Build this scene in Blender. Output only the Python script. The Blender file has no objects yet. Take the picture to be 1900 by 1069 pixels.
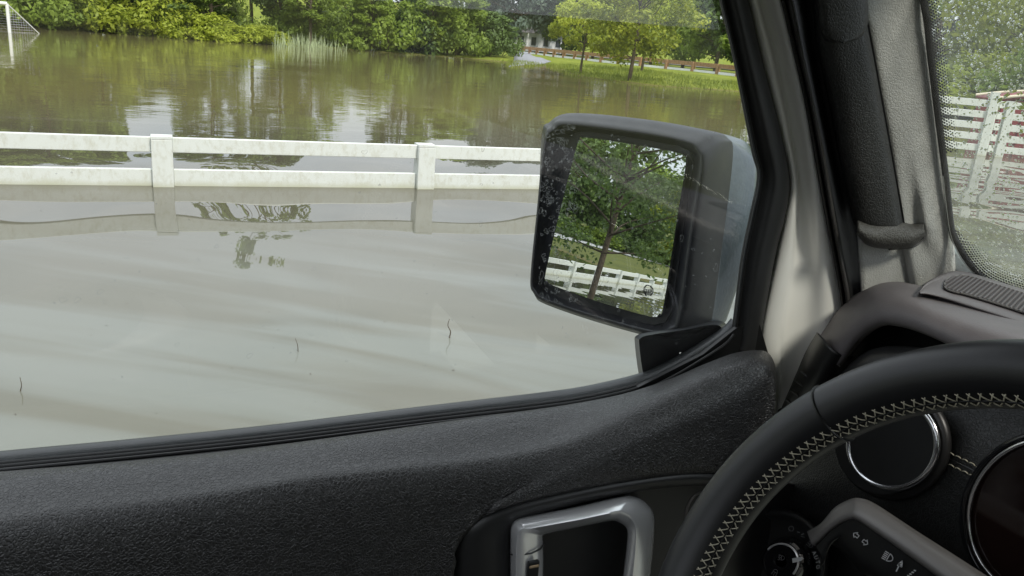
import bpy, math, random
import numpy as np
from mathutils import Vector, Matrix
random.seed(4); rng = np.random.default_rng(4)
SC = bpy.context.scene; COL = SC.collection
# ------------------------------------------------------------------ camera (x = the car's forward, y = its left, z = 0 the flood water)
FPX, CX, CY, H = 1463.0, 950.0, 534.5, 1.48
_roll = math.atan(0.087); _th = math.atan(452.0/FPX)
_dn = np.array([-math.sin(_roll)*math.cos(_th), math.cos(_roll)*math.cos(_th), math.sin(_th)]); _up = -_dn
_fw = np.array([0, 0, 1.]); _fh = _fw-_up*np.dot(_fw, _up); _fh /= np.linalg.norm(_fh); _rt = np.cross(_dn, _fh)
_psi = math.radians(66)
CAMM = (np.outer([math.cos(_psi), math.sin(_psi), 0], _fh)+np.outer([math.sin(_psi), -math.cos(_psi), 0], _rt)+np.outer([0, 0, 1.], _up))
CAMC = np.array([0, 0, H])
cam_d = bpy.data.cameras.new('camera'); cam = bpy.data.objects.new('camera', cam_d); COL.objects.link(cam)
cam_d.sensor_width = 36; cam_d.lens = 36*FPX/1900; cam_d.clip_start = .01; cam_d.clip_end = 4000
m4 = Matrix.Identity(4)
for r in range(3):
    m4[r][0] = CAMM[r, 0]; m4[r][1] = -CAMM[r, 1]; m4[r][2] = -CAMM[r, 2]; m4[r][3] = CAMC[r]
cam.matrix_world = m4; SC.camera = cam
# ------------------------------------------------------------------ world, sun, exposure
SUN_EL, SUN_AZ = math.radians(47), math.radians(-78)      # direction the sun stands in, measured from +x towards +y
w = bpy.data.worlds.new('World'); SC.world = w; w.use_nodes = True
nt = w.node_tree; nt.nodes.clear(); N = nt.nodes.new; LK = nt.links.new
sky = N('ShaderNodeTexSky'); sky.sky_type = 'NISHITA'; sky.sun_disc = False
sky.sun_elevation = SUN_EL; sky.sun_rotation = math.radians(90)-SUN_AZ
bg1 = N('ShaderNodeBackground'); bg1.inputs[1].default_value = .12; LK(sky.outputs[0], bg1.inputs[0])
tc = N('ShaderNodeTexCoord'); mp = N('ShaderNodeMapping'); mp.inputs['Scale'].default_value = (1, 1, 2.6)
LK(tc.outputs['Generated'], mp.inputs[0])
nz = N('ShaderNodeTexNoise'); nz.inputs['Scale'].default_value = 2.3; nz.inputs['Detail'].default_value = 7; nz.inputs['Roughness'].default_value = .55
LK(mp.outputs[0], nz.inputs['Vector'])
cr = N('ShaderNodeValToRGB'); cr.color_ramp.elements[0].position = .36; cr.color_ramp.elements[0].color = (.63, .70, .79, 1)
cr.color_ramp.elements[1].position = .60; cr.color_ramp.elements[1].color = (.93, .965, 1.0, 1); LK(nz.outputs[0], cr.inputs[0])
bg2 = N('ShaderNodeBackground'); bg2.inputs[1].default_value = .92
# overcast sky: brighter overhead than at the horizon
sx_ = N('ShaderNodeSeparateXYZ'); LK(tc.outputs['Generated'], sx_.inputs[0])
gr_ = N('ShaderNodeMapRange'); gr_.inputs[1].default_value = 0; gr_.inputs[2].default_value = 1; gr_.inputs[3].default_value = 1; gr_.inputs[4].default_value = 2.2; LK(sx_.outputs[2], gr_.inputs[0])
vm_ = N('ShaderNodeVectorMath'); vm_.operation = 'SCALE'; LK(cr.outputs[0], vm_.inputs[0]); LK(gr_.outputs[0], vm_.inputs['Scale']); LK(vm_.outputs[0], bg2.inputs[0])
mx = N('ShaderNodeMixShader'); mx.inputs[0].default_value = .9; LK(bg1.outputs[0], mx.inputs[1]); LK(bg2.outputs[0], mx.inputs[2])
wo = N('ShaderNodeOutputWorld'); LK(mx.outputs[0], wo.inputs[0])
sd = bpy.data.lights.new('sun', 'SUN'); sd.energy = 2.8; sd.angle = math.radians(10); sd.color = (1, .94, .84)
so = bpy.data.objects.new('sun', sd); COL.objects.link(so)
sv = Vector((math.cos(SUN_AZ)*math.cos(SUN_EL), math.sin(SUN_AZ)*math.cos(SUN_EL), math.sin(SUN_EL)))
so.rotation_euler = sv.to_track_quat('Z', 'Y').to_euler(); so.location = sv*60
SC.view_settings.view_transform = 'Standard'; SC.view_settings.look = 'None'
SC.view_settings.exposure = 0.22; SC.view_settings.gamma = 1; SC.view_settings.use_curve_mapping = False
SC.render.engine = 'CYCLES'; SC.cycles.use_denoising = True
SC.cycles.max_bounces = 10; SC.cycles.transparent_max_bounces = 24; SC.cycles.glossy_bounces = 5
SC.cycles.sample_clamp_indirect = 6; SC.cycles.caustics_refractive = False; SC.cycles.caustics_reflective = False

# ------------------------------------------------------------------ measuring helpers: where a line of sight meets a real surface
def ray(u, v):
    d = CAMM@np.array([u-CX, v-CY, FPX]); return d/np.linalg.norm(d)
def onplane(u, v, n, p):
    d = ray(u, v); n = np.asarray(n, float); return CAMC+d*np.dot(np.asarray(p, float)-CAMC, n)/np.dot(d, n)
def PY(u, v, y): return onplane(u, v, (0, 1, 0), (0, y, 0))
def PX(u, v, x): return onplane(u, v, (1, 0, 0), (x, 0, 0))
def PZ(u, v, z=0.): return onplane(u, v, (0, 0, 1), (0, 0, z))
def LY(pts, y): return [PY(u, v, y) for u, v in pts]
def LX(pts, x): return [PX(u, v, x) for u, v in pts]
def crom(pts, n, closed=False):
    """n points evenly spread along a Catmull-Rom curve through pts"""
    P = [np.asarray(p, float) for p in pts]
    if len(P) == 2 and not closed: return np.array([P[0]+(P[1]-P[0])*t for t in np.linspace(0, 1, n)])
    Q = [P[-1]]+P+[P[0], P[1]] if closed else [2*P[0]-P[1]]+P+[2*P[-1]-P[-2]]
    seg = len(P) if closed else len(P)-1; out = []
    for t in np.linspace(0, seg, n, endpoint=not closed):
        i = min(int(t), seg-1); f = t-i; a, b, c, d = Q[i], Q[i+1], Q[i+2], Q[i+3]
        out.append(.5*((2*b)+(-a+c)*f+(2*a-5*b+4*c-d)*f*f+(-a+3*b-3*c+d)*f**3))
    return np.array(out)
def lin(pts, n, closed=False):
    P = [np.asarray(p, float) for p in pts]
    if closed: P = P+[P[0]]
    s = len(P)-1; o = []
    for t in np.linspace(0, s, n, endpoint=not closed):
        i = min(int(t), s-1); o.append(P[i]+(P[i+1]-P[i])*(t-i))
    return np.array(o)

# ------------------------------------------------------------------ materials
def mat(name):
    m = bpy.data.materials.new(name); m.use_nodes = True; t = m.node_tree
    return m, t, t.nodes['Principled BSDF'], t.nodes['Material Output']
def simple(name, col, rough=.5, metal=0., spec=.5, noise=0., nscale=40., bump=0., bscale=300., coat=0., kind='noise', rvar=0.):
    m, t, b, o = mat(name); b.inputs['Base Color'].default_value = (*col, 1); b.inputs['Roughness'].default_value = rough
    b.inputs['Metallic'].default_value = metal; b.inputs['Specular IOR Level'].default_value = spec; b.inputs['Coat Weight'].default_value = coat
    b.inputs['Coat Roughness'].default_value = .08
    g = t.nodes.new('ShaderNodeTexCoord')
    if noise:
        n = t.nodes.new('ShaderNodeTexNoise'); n.inputs['Scale'].default_value = nscale; n.inputs['Detail'].default_value = 6
        t.links.new(g.outputs['Object'], n.inputs['Vector'])
        r = t.nodes.new('ShaderNodeMapRange'); r.inputs[1].default_value = .3; r.inputs[2].default_value = .7
        r.inputs[3].default_value = 1-noise; r.inputs[4].default_value = 1+noise; t.links.new(n.outputs[0], r.inputs[0])
        mm = t.nodes.new('ShaderNodeVectorMath'); mm.operation = 'SCALE'; mm.inputs[0].default_value = col
        t.links.new(r.outputs[0], mm.inputs['Scale']); t.links.new(mm.outputs[0], b.inputs['Base Color'])
        if rvar:
            r2 = t.nodes.new('ShaderNodeMapRange'); r2.inputs[3].default_value = rough-rvar; r2.inputs[4].default_value = rough+rvar
            t.links.new(n.outputs[0], r2.inputs[0]); t.links.new(r2.outputs[0], b.inputs['Roughness'])
    if bump:
        bp = t.nodes.new('ShaderNodeBump'); bp.inputs['Strength'].default_value = 1; bp.inputs['Distance'].default_value = bump
        if kind == 'grain':
            v = t.nodes.new('ShaderNodeTexVoronoi'); v.feature = 'DISTANCE_TO_EDGE'; v.inputs['Scale'].default_value = bscale
            n3 = t.nodes.new('ShaderNodeTexNoise'); n3.inputs['Scale'].default_value = bscale*.35; n3.inputs['Detail'].default_value = 3
            t.links.new(g.outputs['Object'], n3.inputs['Vector'])
            ad = t.nodes.new('ShaderNodeVectorMath'); ad.operation = 'MULTIPLY_ADD'; ad.inputs[1].default_value = (3/bscale,)*3
            t.links.new(n3.outputs['Color'], ad.inputs[0]); t.links.new(g.outputs['Object'], ad.inputs[2]); t.links.new(ad.outputs[0], v.inputs['Vector'])
            r = t.nodes.new('ShaderNodeMapRange'); r.inputs[2].default_value = .22; r.interpolation_type = 'SMOOTHSTEP'
            t.links.new(v.outputs['Distance'], r.inputs[0])
            a2 = t.nodes.new('ShaderNodeMath'); a2.operation = 'MULTIPLY_ADD'; a2.inputs[1].default_value = .8
            t.links.new(n3.outputs[0], a2.inputs[0]); t.links.new(r.outputs[0], a2.inputs[2]); t.links.new(a2.outputs[0], bp.inputs['Height'])
        else:
            n2 = t.nodes.new('ShaderNodeTexNoise'); n2.inputs['Scale'].default_value = bscale; n2.inputs['Detail'].default_value = 2
            t.links.new(g.outputs['Object'], n2.inputs['Vector']); t.links.new(n2.outputs[0], bp.inputs['Height'])
        t.links.new(bp.outputs[0], b.inputs['Normal'])
    return m
M = {}
M['leather'] = simple('leather', (.021, .020, .0195), .38, spec=.8, bump=.00042, bscale=360, kind='grain', noise=.15, nscale=60)
M['vinyl'] = simple('vinyl', (.030, .027, .026), .5, bump=.00035, bscale=420, kind='grain')
M['trim_grey'] = simple('trim_grey', (.42, .42, .405), .45, bump=.00022, bscale=330, kind='grain', noise=.05)
M['trim_dark'] = simple('trim_dark', (.008, .008, .0075), .5, bump=.0002, bscale=330, kind='grain')
M['plastic'] = simple('plastic', (.022, .022, .022), .42, bump=.00008, bscale=1500, noise=.1)
M['dash'] = simple('dash', (.125, .112, .115), .5, bump=.0002, bscale=700, noise=.08)
M['lever'] = simple('lever', (.13, .122, .115), .42, bump=.00006, bscale=1800)
M['black'] = simple('black', (.010, .010, .010), .4, noise=.2)
M['gloss_black'] = simple('gloss_black', (.008, .008, .009), .12)
M['rubber'] = simple('rubber', (.014, .014, .014), .6, bump=.0001, bscale=900, noise=.2)
M['seal_blue'] = simple('seal_blue', (.045, .048, .05), .38, noise=.1)
M['wheel'] = simple('wheel', (.009, .009, .010), .40, spec=.5, bump=.00005, bscale=1600, noise=.12, nscale=90)
M['thread'] = simple('thread', (.42, .39, .30), .8, noise=.2, nscale=500)
M['thread_grey'] = simple('thread_grey', (.32, .29, .28), .8)
M['paint_white'] = simple('paint_white', (.80, .79, .76), .3, coat=.6, noise=.02, nscale=20)
M['chrome'] = simple('chrome', (.75, .75, .77), .2, metal=1)
M['satin'] = simple('satin', (.86, .86, .87), .26, metal=.6, bump=.00002, bscale=900)
M['housing'] = simple('housing', (.007, .008, .011), .40, spec=.35, bump=.00006, bscale=1500, noise=.25, nscale=60, rvar=.08)
M['cover'] = simple('cover', (.055, .078, .095), .30, coat=.4, bump=.0004, bscale=260, noise=.1, nscale=120)
M['mirror'] = simple('mirror', (.82, .86, .84), 0.0, metal=1)
M['mark'] = simple('mark', (.55, .55, .55), .6)
M['mark_dim'] = simple('mark_dim', (.16, .16, .16), .6)
M['ink'] = simple('ink', (.01, .012, .012), .6)
M['brass'] = simple('brass', (.55, .40, .25), .35, metal=.5)
M['screen'] = simple('screen', (.012, .006, .005), .10)
M['headliner'] = simple('headliner', (.35, .34, .32), .9)
M['carpet'] = simple('carpet', (.02, .02, .02), .95)
M['vinyl_white'] = simple('vinyl_white', (.74, .76, .73), .42, noise=.07, nscale=7, rvar=.05)
M['wood'] = simple('wood', (.30, .17, .085), .8, noise=.3, nscale=5, bump=.01, bscale=30)
M['metal_white'] = simple('metal_white', (.78, .80, .80), .4)
M['house_white'] = simple('house_white', (.78, .79, .80), .7, noise=.05, nscale=1)
M['roof'] = simple('roof', (.16, .15, .16), .8, noise=.2, nscale=2)
M['pane'] = simple('pane', (.05, .06, .08), .1)
M['red'] = simple('red', (.22, .03, .035), .55, noise=.2, nscale=6)
M['cream'] = simple('cream', (.62, .55, .42), .6)
M['concrete'] = simple('concrete', (.24, .245, .27), .6, noise=.12, nscale=.6)
M['asphalt'] = simple('asphalt', (.34, .34, .35), .7, noise=.15, nscale=.5)
M['bark'] = simple('bark', (.085, .065, .045), .9, noise=.35, nscale=8, bump=.02, bscale=25)
def fence_mat():
    m, t, b, o = mat('stained_vinyl'); b.inputs['Roughness'].default_value = .45
    g = t.nodes.new('ShaderNodeTexCoord'); mp = t.nodes.new('ShaderNodeMapping'); mp.inputs['Scale'].default_value = (1, 1, .55); t.links.new(g.outputs['Object'], mp.inputs[0])
    n = t.nodes.new('ShaderNodeTexNoise'); n.inputs['Scale'].default_value = 22; n.inputs['Detail'].default_value = 7; n.inputs['Roughness'].default_value = .7; t.links.new(mp.outputs[0], n.inputs[0])
    r = t.nodes.new('ShaderNodeValToRGB'); r.color_ramp.elements[0].position = .3; r.color_ramp.elements[0].color = (.55, .56, .49, 1)
    r.color_ramp.elements[1].position = .52; r.color_ramp.elements[1].color = (.67, .70, .67, 1); t.links.new(n.outputs[0], r.inputs[0])
    # silt tide mark just above the water, worn into the boards
    s = t.nodes.new('ShaderNodeSeparateXYZ'); t.links.new(g.outputs['Object'], s.inputs[0])
    n2 = t.nodes.new('ShaderNodeTexNoise'); n2.inputs['Scale'].default_value = 3; n2.inputs['Detail'].default_value = 5; t.links.new(g.outputs['Object'], n2.inputs[0])
    a = t.nodes.new('ShaderNodeMath'); a.operation = 'MULTIPLY_ADD'; a.inputs[1].default_value = .09; t.links.new(n2.outputs[0], a.inputs[0]); t.links.new(s.outputs[2], a.inputs[2])
    q = t.nodes.new('ShaderNodeMapRange'); q.inputs[1].default_value = .04; q.inputs[2].default_value = .10; t.links.new(a.outputs[0], q.inputs[0])
    x = t.nodes.new('ShaderNodeMix'); x.data_type = 'RGBA'; x.inputs['A'].default_value = (.50, .51, .40, 1)
    t.links.new(q.outputs[0], x.inputs['Factor']); t.links.new(r.outputs[0], x.inputs['B']); t.links.new(x.outputs['Result'], b.inputs['Base Color'])
    return m
M['fence'] = fence_mat()
def glass_mat(name, tint=(.985, .99, .985), film=0., ior=1.5):
    m = bpy.data.materials.new(name); m.use_nodes = True; t = m.node_tree; t.nodes.clear(); n = t.nodes.new
    tr = n('ShaderNodeBsdfTransparent'); tr.inputs[0].default_value = (*tint, 1)
    gl = n('ShaderNodeBsdfGlossy'); gl.inputs['Roughness'].default_value = 0; gl.inputs[0].default_value = (1, 1, 1, 1)
    fr = n('ShaderNodeFresnel'); gm_ = n('ShaderNodeNewGeometry'); ir = n('ShaderNodeMapRange'); ir.inputs[3].default_value = ior; ir.inputs[4].default_value = 1/ior
    t.links.new(gm_.outputs['Backfacing'], ir.inputs[0]); t.links.new(ir.outputs[0], fr.inputs[0])
    m1 = n('ShaderNodeMixShader'); t.links.new(fr.outputs[0], m1.inputs[0]); t.links.new(tr.outputs[0], m1.inputs[1]); t.links.new(gl.outputs[0], m1.inputs[2])
    last = m1
    if film:
        ts = n('ShaderNodeBsdfTranslucent'); ts.inputs[0].default_value = (.9, .92, .9, 1)
        df = n('ShaderNodeBsdfDiffuse'); df.inputs[0].default_value = (.6, .6, .58, 1)
        a = n('ShaderNodeMixShader'); a.inputs[0].default_value = .1; t.links.new(ts.outputs[0], a.inputs[1]); t.links.new(df.outputs[0], a.inputs[2])
        g = n('ShaderNodeTexCoord'); z = n('ShaderNodeTexNoise'); z.inputs['Scale'].default_value = 6; z.inputs['Detail'].default_value = 6; t.links.new(g.outputs['Object'], z.inputs[0])
        r = n('ShaderNodeMapRange'); r.inputs[1].default_value = .3; r.inputs[2].default_value = .75; r.inputs[3].default_value = film*.5; r.inputs[4].default_value = film*1.5; t.links.new(z.outputs[0], r.inputs[0])
        b = n('ShaderNodeMixShader'); t.links.new(r.outputs[0], b.inputs[0]); t.links.new(m1.outputs[0], b.inputs[1]); t.links.new(a.outputs[0], b.inputs[2]); last = b
    o = n('ShaderNodeOutputMaterial'); t.links.new(last.outputs[0], o.inputs[0]); return m
M['glass'] = glass_mat('glass', film=.004, ior=1.5)
M['glass_wet'] = glass_mat('glass_wet', (.98, 1, .98), film=.045)
def drop_mat():
    m = bpy.data.materials.new('water_drop'); m.use_nodes = True; t = m.node_tree; t.nodes.clear()
    g = t.nodes.new('ShaderNodeBsdfRefraction'); g.inputs['IOR'].default_value = 1.33; g.inputs['Roughness'].default_value = 0
    gl = t.nodes.new('ShaderNodeBsdfGlossy'); gl.inputs['Roughness'].default_value = .05
    x = t.nodes.new('ShaderNodeMixShader'); x.inputs[0].default_value = .15; t.links.new(g.outputs[0], x.inputs[1]); t.links.new(gl.outputs[0], x.inputs[2])
    o = t.nodes.new('ShaderNodeOutputMaterial'); t.links.new(x.outputs[0], o.inputs[0]); return m
M['drop'] = drop_mat()
def residue_mat():
    m = bpy.data.materials.new('dried_spot'); m.use_nodes = True; t = m.node_tree; t.nodes.clear()
    a = t.nodes.new('ShaderNodeBsdfTransparent'); d = t.nodes.new('ShaderNodeBsdfDiffuse'); d.inputs[0].default_value = (.6, .62, .62, 1)
    e = t.nodes.new('ShaderNodeBsdfTranslucent'); e.inputs[0].default_value = (.6, .62, .62, 1)
    y = t.nodes.new('ShaderNodeMixShader'); t.links.new(d.outputs[0], y.inputs[1]); t.links.new(e.outputs[0], y.inputs[2])
    x = t.nodes.new('ShaderNodeMixShader'); x.inputs[0].default_value = .32; t.links.new(a.outputs[0], x.inputs[1]); t.links.new(y.outputs[0], x.inputs[2])
    o = t.nodes.new('ShaderNodeOutputMaterial'); t.links.new(x.outputs[0], o.inputs[0]); return m
M['spot'] = residue_mat()
def leaf_mat(name, dark, light, trans=.35):
    m = bpy.data.materials.new(name); m.use_nodes = True; t = m.node_tree; t.nodes.clear(); n = t.nodes.new
    ge = n('ShaderNodeNewGeometry'); ob = n('ShaderNodeObjectInfo'); tc = n('ShaderNodeTexCoord')
    nz = n('ShaderNodeTexNoise'); nz.inputs['Scale'].default_value = .9; nz.inputs['Detail'].default_value = 3; t.links.new(tc.outputs['Object'], nz.inputs[0])
    a = n('ShaderNodeMath'); a.operation = 'MULTIPLY_ADD'; a.inputs[1].default_value = .45; t.links.new(ge.outputs['Random Per Island'], a.inputs[0])
    b = n('ShaderNodeMapRange'); b.inputs[1].default_value = .3; b.inputs[2].default_value = .7; b.inputs[3].default_value = -.1; b.inputs[4].default_value = .5; t.links.new(nz.outputs[0], b.inputs[0]); t.links.new(b.outputs[0], a.inputs[2])
    c = n('ShaderNodeMath'); c.operation = 'MULTIPLY_ADD'; c.inputs[1].default_value = .3; t.links.new(ob.outputs['Random'], c.inputs[0]); t.links.new(a.outputs[0], c.inputs[2])
    r = n('ShaderNodeMix'); r.data_type = 'RGBA'; r.inputs['A'].default_value = (*dark, 1); r.inputs['B'].default_value = (*light, 1); t.links.new(c.outputs[0], r.inputs['Factor'])
    d = n('ShaderNodeBsdfPrincipled'); d.inputs['Roughness'].default_value = .55; t.links.new(r.outputs['Result'], d.inputs['Base Color'])
    e = n('ShaderNodeBsdfTranslucent'); t.links.new(r.outputs['Result'], e.inputs[0])
    x = n('ShaderNodeMixShader'); x.inputs[0].default_value = trans; t.links.new(d.outputs[0], x.inputs[1]); t.links.new(e.outputs[0], x.inputs[2])
    o = n('ShaderNodeOutputMaterial'); t.links.new(x.outputs[0], o.inputs[0]); return m
M['leaf_lime'] = leaf_mat('leaf_lime', (.20, .27, .025), (.50, .56, .06), .5)
M['leaf_mid'] = leaf_mat('leaf_mid', (.095, .155, .024), (.32, .43, .06), .45)
M['leaf_dark'] = leaf_mat('leaf_dark', (.045, .085, .022), (.17, .26, .055), .35)
M['leaf_fresh'] = leaf_mat('leaf_fresh', (.10, .16, .01), (.42, .46, .03), .4)
M['leaf_blue'] = leaf_mat('leaf_blue', (.07, .10, .08), (.17, .23, .17), .3)
M['reed'] = simple('reed', (.30, .36, .20), .7, noise=.3, nscale=1.5)
M['grass_blade'] = leaf_mat('grass_blade', (.10, .16, .02), (.28, .32, .05), .4)
def ground_mat():
    m, t, b, o = mat('ground_grass'); b.inputs['Roughness'].default_value = .95; b.inputs['Specular IOR Level'].default_value = .1
    g = t.nodes.new('ShaderNodeTexCoord'); s = t.nodes.new('ShaderNodeSeparateXYZ'); t.links.new(g.outputs['Object'], s.inputs[0])
    n = t.nodes.new('ShaderNodeTexNoise'); n.inputs['Scale'].default_value = .35; n.inputs['Detail'].default_value = 10; n.inputs['Roughness'].default_value = .7; t.links.new(g.outputs['Object'], n.inputs[0])
    r = t.nodes.new('ShaderNodeValToRGB'); r.color_ramp.elements[0].position = .35; r.color_ramp.elements[0].color = (.10, .14, .015, 1)
    r.color_ramp.elements[1].position = .62; r.color_ramp.elements[1].color = (.24, .27, .04, 1); t.links.new(n.outputs[0], r.inputs[0])
    q = t.nodes.new('ShaderNodeMapRange'); q.inputs[1].default_value = -.02; q.inputs[2].default_value = .08; t.links.new(s.outputs[2], q.inputs[0])
    x = t.nodes.new('ShaderNodeMix'); x.data_type = 'RGBA'; x.inputs['A'].default_value = (.13, .10, .05, 1); t.links.new(q.outputs[0], x.inputs['Factor'])
    y = t.nodes.new('ShaderNodeMix'); y.data_type = 'RGBA'; y.inputs['B'].default_value = (.075, .078, .035, 1); k = t.nodes.new('ShaderNodeMapRange'); k.inputs[1].default_value = -8; k.inputs[2].default_value = -26
    k.inputs[4].default_value = .75; t.links.new(s.outputs[0], k.inputs[0]); k2 = t.nodes.new('ShaderNodeMapRange'); k2.inputs[1].default_value = 2; k2.inputs[2].default_value = -3; k2.inputs[4].default_value = .9; t.links.new(s.outputs[1], k2.inputs[0]); k3 = t.nodes.new('ShaderNodeMath'); k3.operation = 'MAXIMUM'; t.links.new(k.outputs[0], k3.inputs[0]); t.links.new(k2.outputs[0], k3.inputs[1]); t.links.new(k3.outputs[0], y.inputs['Factor']); t.links.new(r.outputs[0], y.inputs['A'])  # unseen verge right of the car coloured dark to dull the glass reflection
    t.links.new(y.outputs['Result'], x.inputs['B']); t.links.new(x.outputs['Result'], b.inputs['Base Color'])
    bp = t.nodes.new('ShaderNodeBump'); bp.inputs['Distance'].default_value = .15; n2 = t.nodes.new('ShaderNodeTexNoise'); n2.inputs['Scale'].default_value = 6; n2.inputs['Detail'].default_value = 6
    t.links.new(g.outputs['Object'], n2.inputs[0]); t.links.new(n2.outputs[0], bp.inputs['Height']); t.links.new(bp.outputs[0], b.inputs['Normal']); return m
M['ground'] = ground_mat()
def water_mat():
    m, t, b, o = mat('flood_water'); L = t.links.new; n = t.nodes.new
    b.inputs['IOR'].default_value = 1.33; b.inputs['Roughness'].default_value = .004
    g = n('ShaderNodeTexCoord'); s = n('ShaderNodeSeparateXYZ'); L(g.outputs['Object'], s.inputs[0])
    def noise(scale, detail, sc=(1, 1, 1), rot=0, dist=0.):
        mp = n('ShaderNodeMapping'); mp.inputs['Scale'].default_value = sc; mp.inputs['Rotation'].default_value = (0, 0, rot); L(g.outputs['Object'], mp.inputs[0])
        if rot:          # turn first, stretch afterwards
            m0 = n('ShaderNodeMapping'); m0.inputs['Rotation'].default_value = (0, 0, rot); L(g.outputs['Object'], m0.inputs[0]); mp.inputs['Rotation'].default_value = (0, 0, 0); L(m0.outputs[0], mp.inputs[0])
        z = n('ShaderNodeTexNoise'); z.inputs['Scale'].default_value = scale; z.inputs['Detail'].default_value = detail; z.inputs['Distortion'].default_value = dist; L(mp.outputs[0], z.inputs[0]); return z.outputs[0]
    def mr(x, a, c, d=0., e=1., smooth=True):
        q = n('ShaderNodeMapRange'); q.inputs[1].default_value = a; q.inputs[2].default_value = c; q.inputs[3].default_value = d; q.inputs[4].default_value = e
        if smooth: q.interpolation_type = 'SMOOTHSTEP'
        L(x, q.inputs[0]); return q.outputs[0]
    def ma(op, x, y):
        q = n('ShaderNodeMath'); q.operation = op
        for i, v in enumerate((x, y)):
            if isinstance(v, (int, float)): q.inputs[i].default_value = v
            else: L(v, q.inputs[i])
        return q.outputs[0]
    Y = s.outputs[1]
    near = mr(Y, 2.6, 4.3, 1, 0)                      # wake the car pushes sideways
    far = mr(Y, 9.5, 17, 0, 1)                        # open water beyond the fence, where the breeze reaches
    swirl = noise(.9, 3, (.40, 2.2, 1), .62, .7)  # mud tone that also paints the wake's bands of sky reflection
    x = n('ShaderNodeMix'); x.data_type = 'RGBA'; x.inputs['A'].default_value = (.125, .124, .094, 1); x.inputs['B'].default_value = (.165, .176, .152, 1)
    L(mr(swirl, .38, .62), x.inputs['Factor'])
    x2 = n('ShaderNodeMix'); x2.data_type = 'RGBA'; x2.inputs['B'].default_value = (.18, .155, .068, 1)
    x3 = n('ShaderNodeMix'); x3.data_type = 'RGBA'; x3.inputs['B'].default_value = (.095, .088, .062, 1); L(x.outputs['Result'], x3.inputs['A']); L(mr(Y, 3.6, 7.2), x3.inputs['Factor'])  # stirred silt paler by the car; also paints in missing sky brightness
    L(x3.outputs['Result'], x2.inputs['A']); L(mr(Y, 9, 18), x2.inputs['Factor'])
    L(x2.outputs['Result'], b.inputs['Base Color'])
    slow = ma('MULTIPLY', noise(.8, 0, (1, .8, 1), .5), .055)
    slow = ma('MULTIPLY', slow, ma('MULTIPLY', mr(Y, 8.5, 12, 1, .12), mr(s.outputs[0], -14, -6, .1, 1)))
    calm = ma('MULTIPLY', noise(1.3, 0, (1, 1.1, 1), .9), .0026)
    wk = ma('MULTIPLY', ma('MULTIPLY', noise(1.0, .5, (.32, 2.6, 1), .62, .5), .022), near)
    rp = ma('MULTIPLY', noise(3.6, 2.5, (.5, 1.6, 1), .1), .0055)
    patch = mr(noise(.09, 2, (.6, 1.6, 1)), .40, .62, .25, 1)
    rp = ma('MULTIPLY', ma('MULTIPLY', rp, patch), far)
    h = ma('ADD', ma('ADD', slow, calm), ma('ADD', wk, rp))
    bp = n('ShaderNodeBump'); bp.inputs['Distance'].default_value = 1; bp.inputs['Strength'].default_value = 1; L(h, bp.inputs['Height']); L(bp.outputs[0], b.inputs['Normal'])
    return m
M['water'] = water_mat()

# ------------------------------------------------------------------ object helpers
def link(o, parent=None, **p):
    COL.objects.link(o)
    if parent is not None: o.parent = parent
    for k, v in p.items():
        if v is not None: o[k] = v
    return o
def mesh_obj(name, V, F, m, parent=None, smooth=True, auto=None, **p):
    me = bpy.data.meshes.new(name); me.from_pydata([tuple(map(float, v)) for v in V], [], [tuple(map(int, f)) for f in F]); me.materials.append(M[m] if isinstance(m, str) else m)
    me.update()
    if smooth: me.shade_smooth()
    if smooth and auto: me.set_sharp_from_angle(angle=math.radians(auto))
    return link(bpy.data.objects.new(name, me), parent, **p)
def empty(name, loc, label, cat, group=None, kind=None):
    o = bpy.data.objects.new(name, None); o.location = loc; return link(o, None, label=label, category=cat, group=group, kind=kind)
def solid(o, t, off=-1.):
    md = o.modifiers.new('thickness', 'SOLIDIFY'); md.thickness = t; md.offset = off; return o
def subsurf(o, n=1):
    md = o.modifiers.new('smooth', 'SUBSURF'); md.levels = n; md.render_levels = n; return o
def bevel(o, wd, seg=2):
    md = o.modifiers.new('bevel', 'BEVEL'); md.width = wd; md.segments = seg; md.limit_method = 'ANGLE'; md.angle_limit = math.radians(35); return o
def loft(name, lines, m, parent, nu=80, nv=None, thick=.004, smooth_across=True, closed=False, off=1., **p):
    R = [crom(l, nu, closed) for l in lines]
    if smooth_across:
        nv = nv or (len(R)-1)*5+1; G = np.stack([crom([r[i] for r in R], nv) for i in range(nu)], 1)
    else: G = np.stack(R)
    a, b = G.shape[:2]; V = G.reshape(-1, 3); F = []
    for i in range(a-1):
        for j in range(b if closed else b-1):
            k = (j+1) % b; F.append((i*b+j, i*b+k, (i+1)*b+k, (i+1)*b+j))
    o = mesh_obj(name, V, F, m, parent, **p)
    if thick: solid(o, thick, off)
    return o
def fill_poly(name, pts, m, parent, thick=.003, off=1., **p):
    c = np.mean(pts, 0); V = [c]+list(pts); n = len(pts); o = mesh_obj(name, V, [(0, 1+i, 1+(i+1) % n) for i in range(n)], m, parent, smooth=False, **p)
    if thick: solid(o, thick, off)
    return o
def box_geo(c, s, ax=None):
    ax = np.eye(3) if ax is None else ax; c = np.asarray(c, float); V = []
    for dx in (-1, 1):
        for dy in (-1, 1):
            for dz in (-1, 1): V.append(c+ax[0]*dx*s[0]/2+ax[1]*dy*s[1]/2+ax[2]*dz*s[2]/2)
    return V, [(0, 1, 3, 2), (4, 6, 7, 5), (0, 4, 5, 1), (2, 3, 7, 6), (0, 2, 6, 4), (1, 5, 7, 3)]
def box(name, c, s, m, parent=None, ax=None, bev=0, **p):
    V, F = box_geo(c, s, ax); o = mesh_obj(name, V, F, m, parent, smooth=False, **p)
    if bev: bevel(o, bev)
    return o
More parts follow.
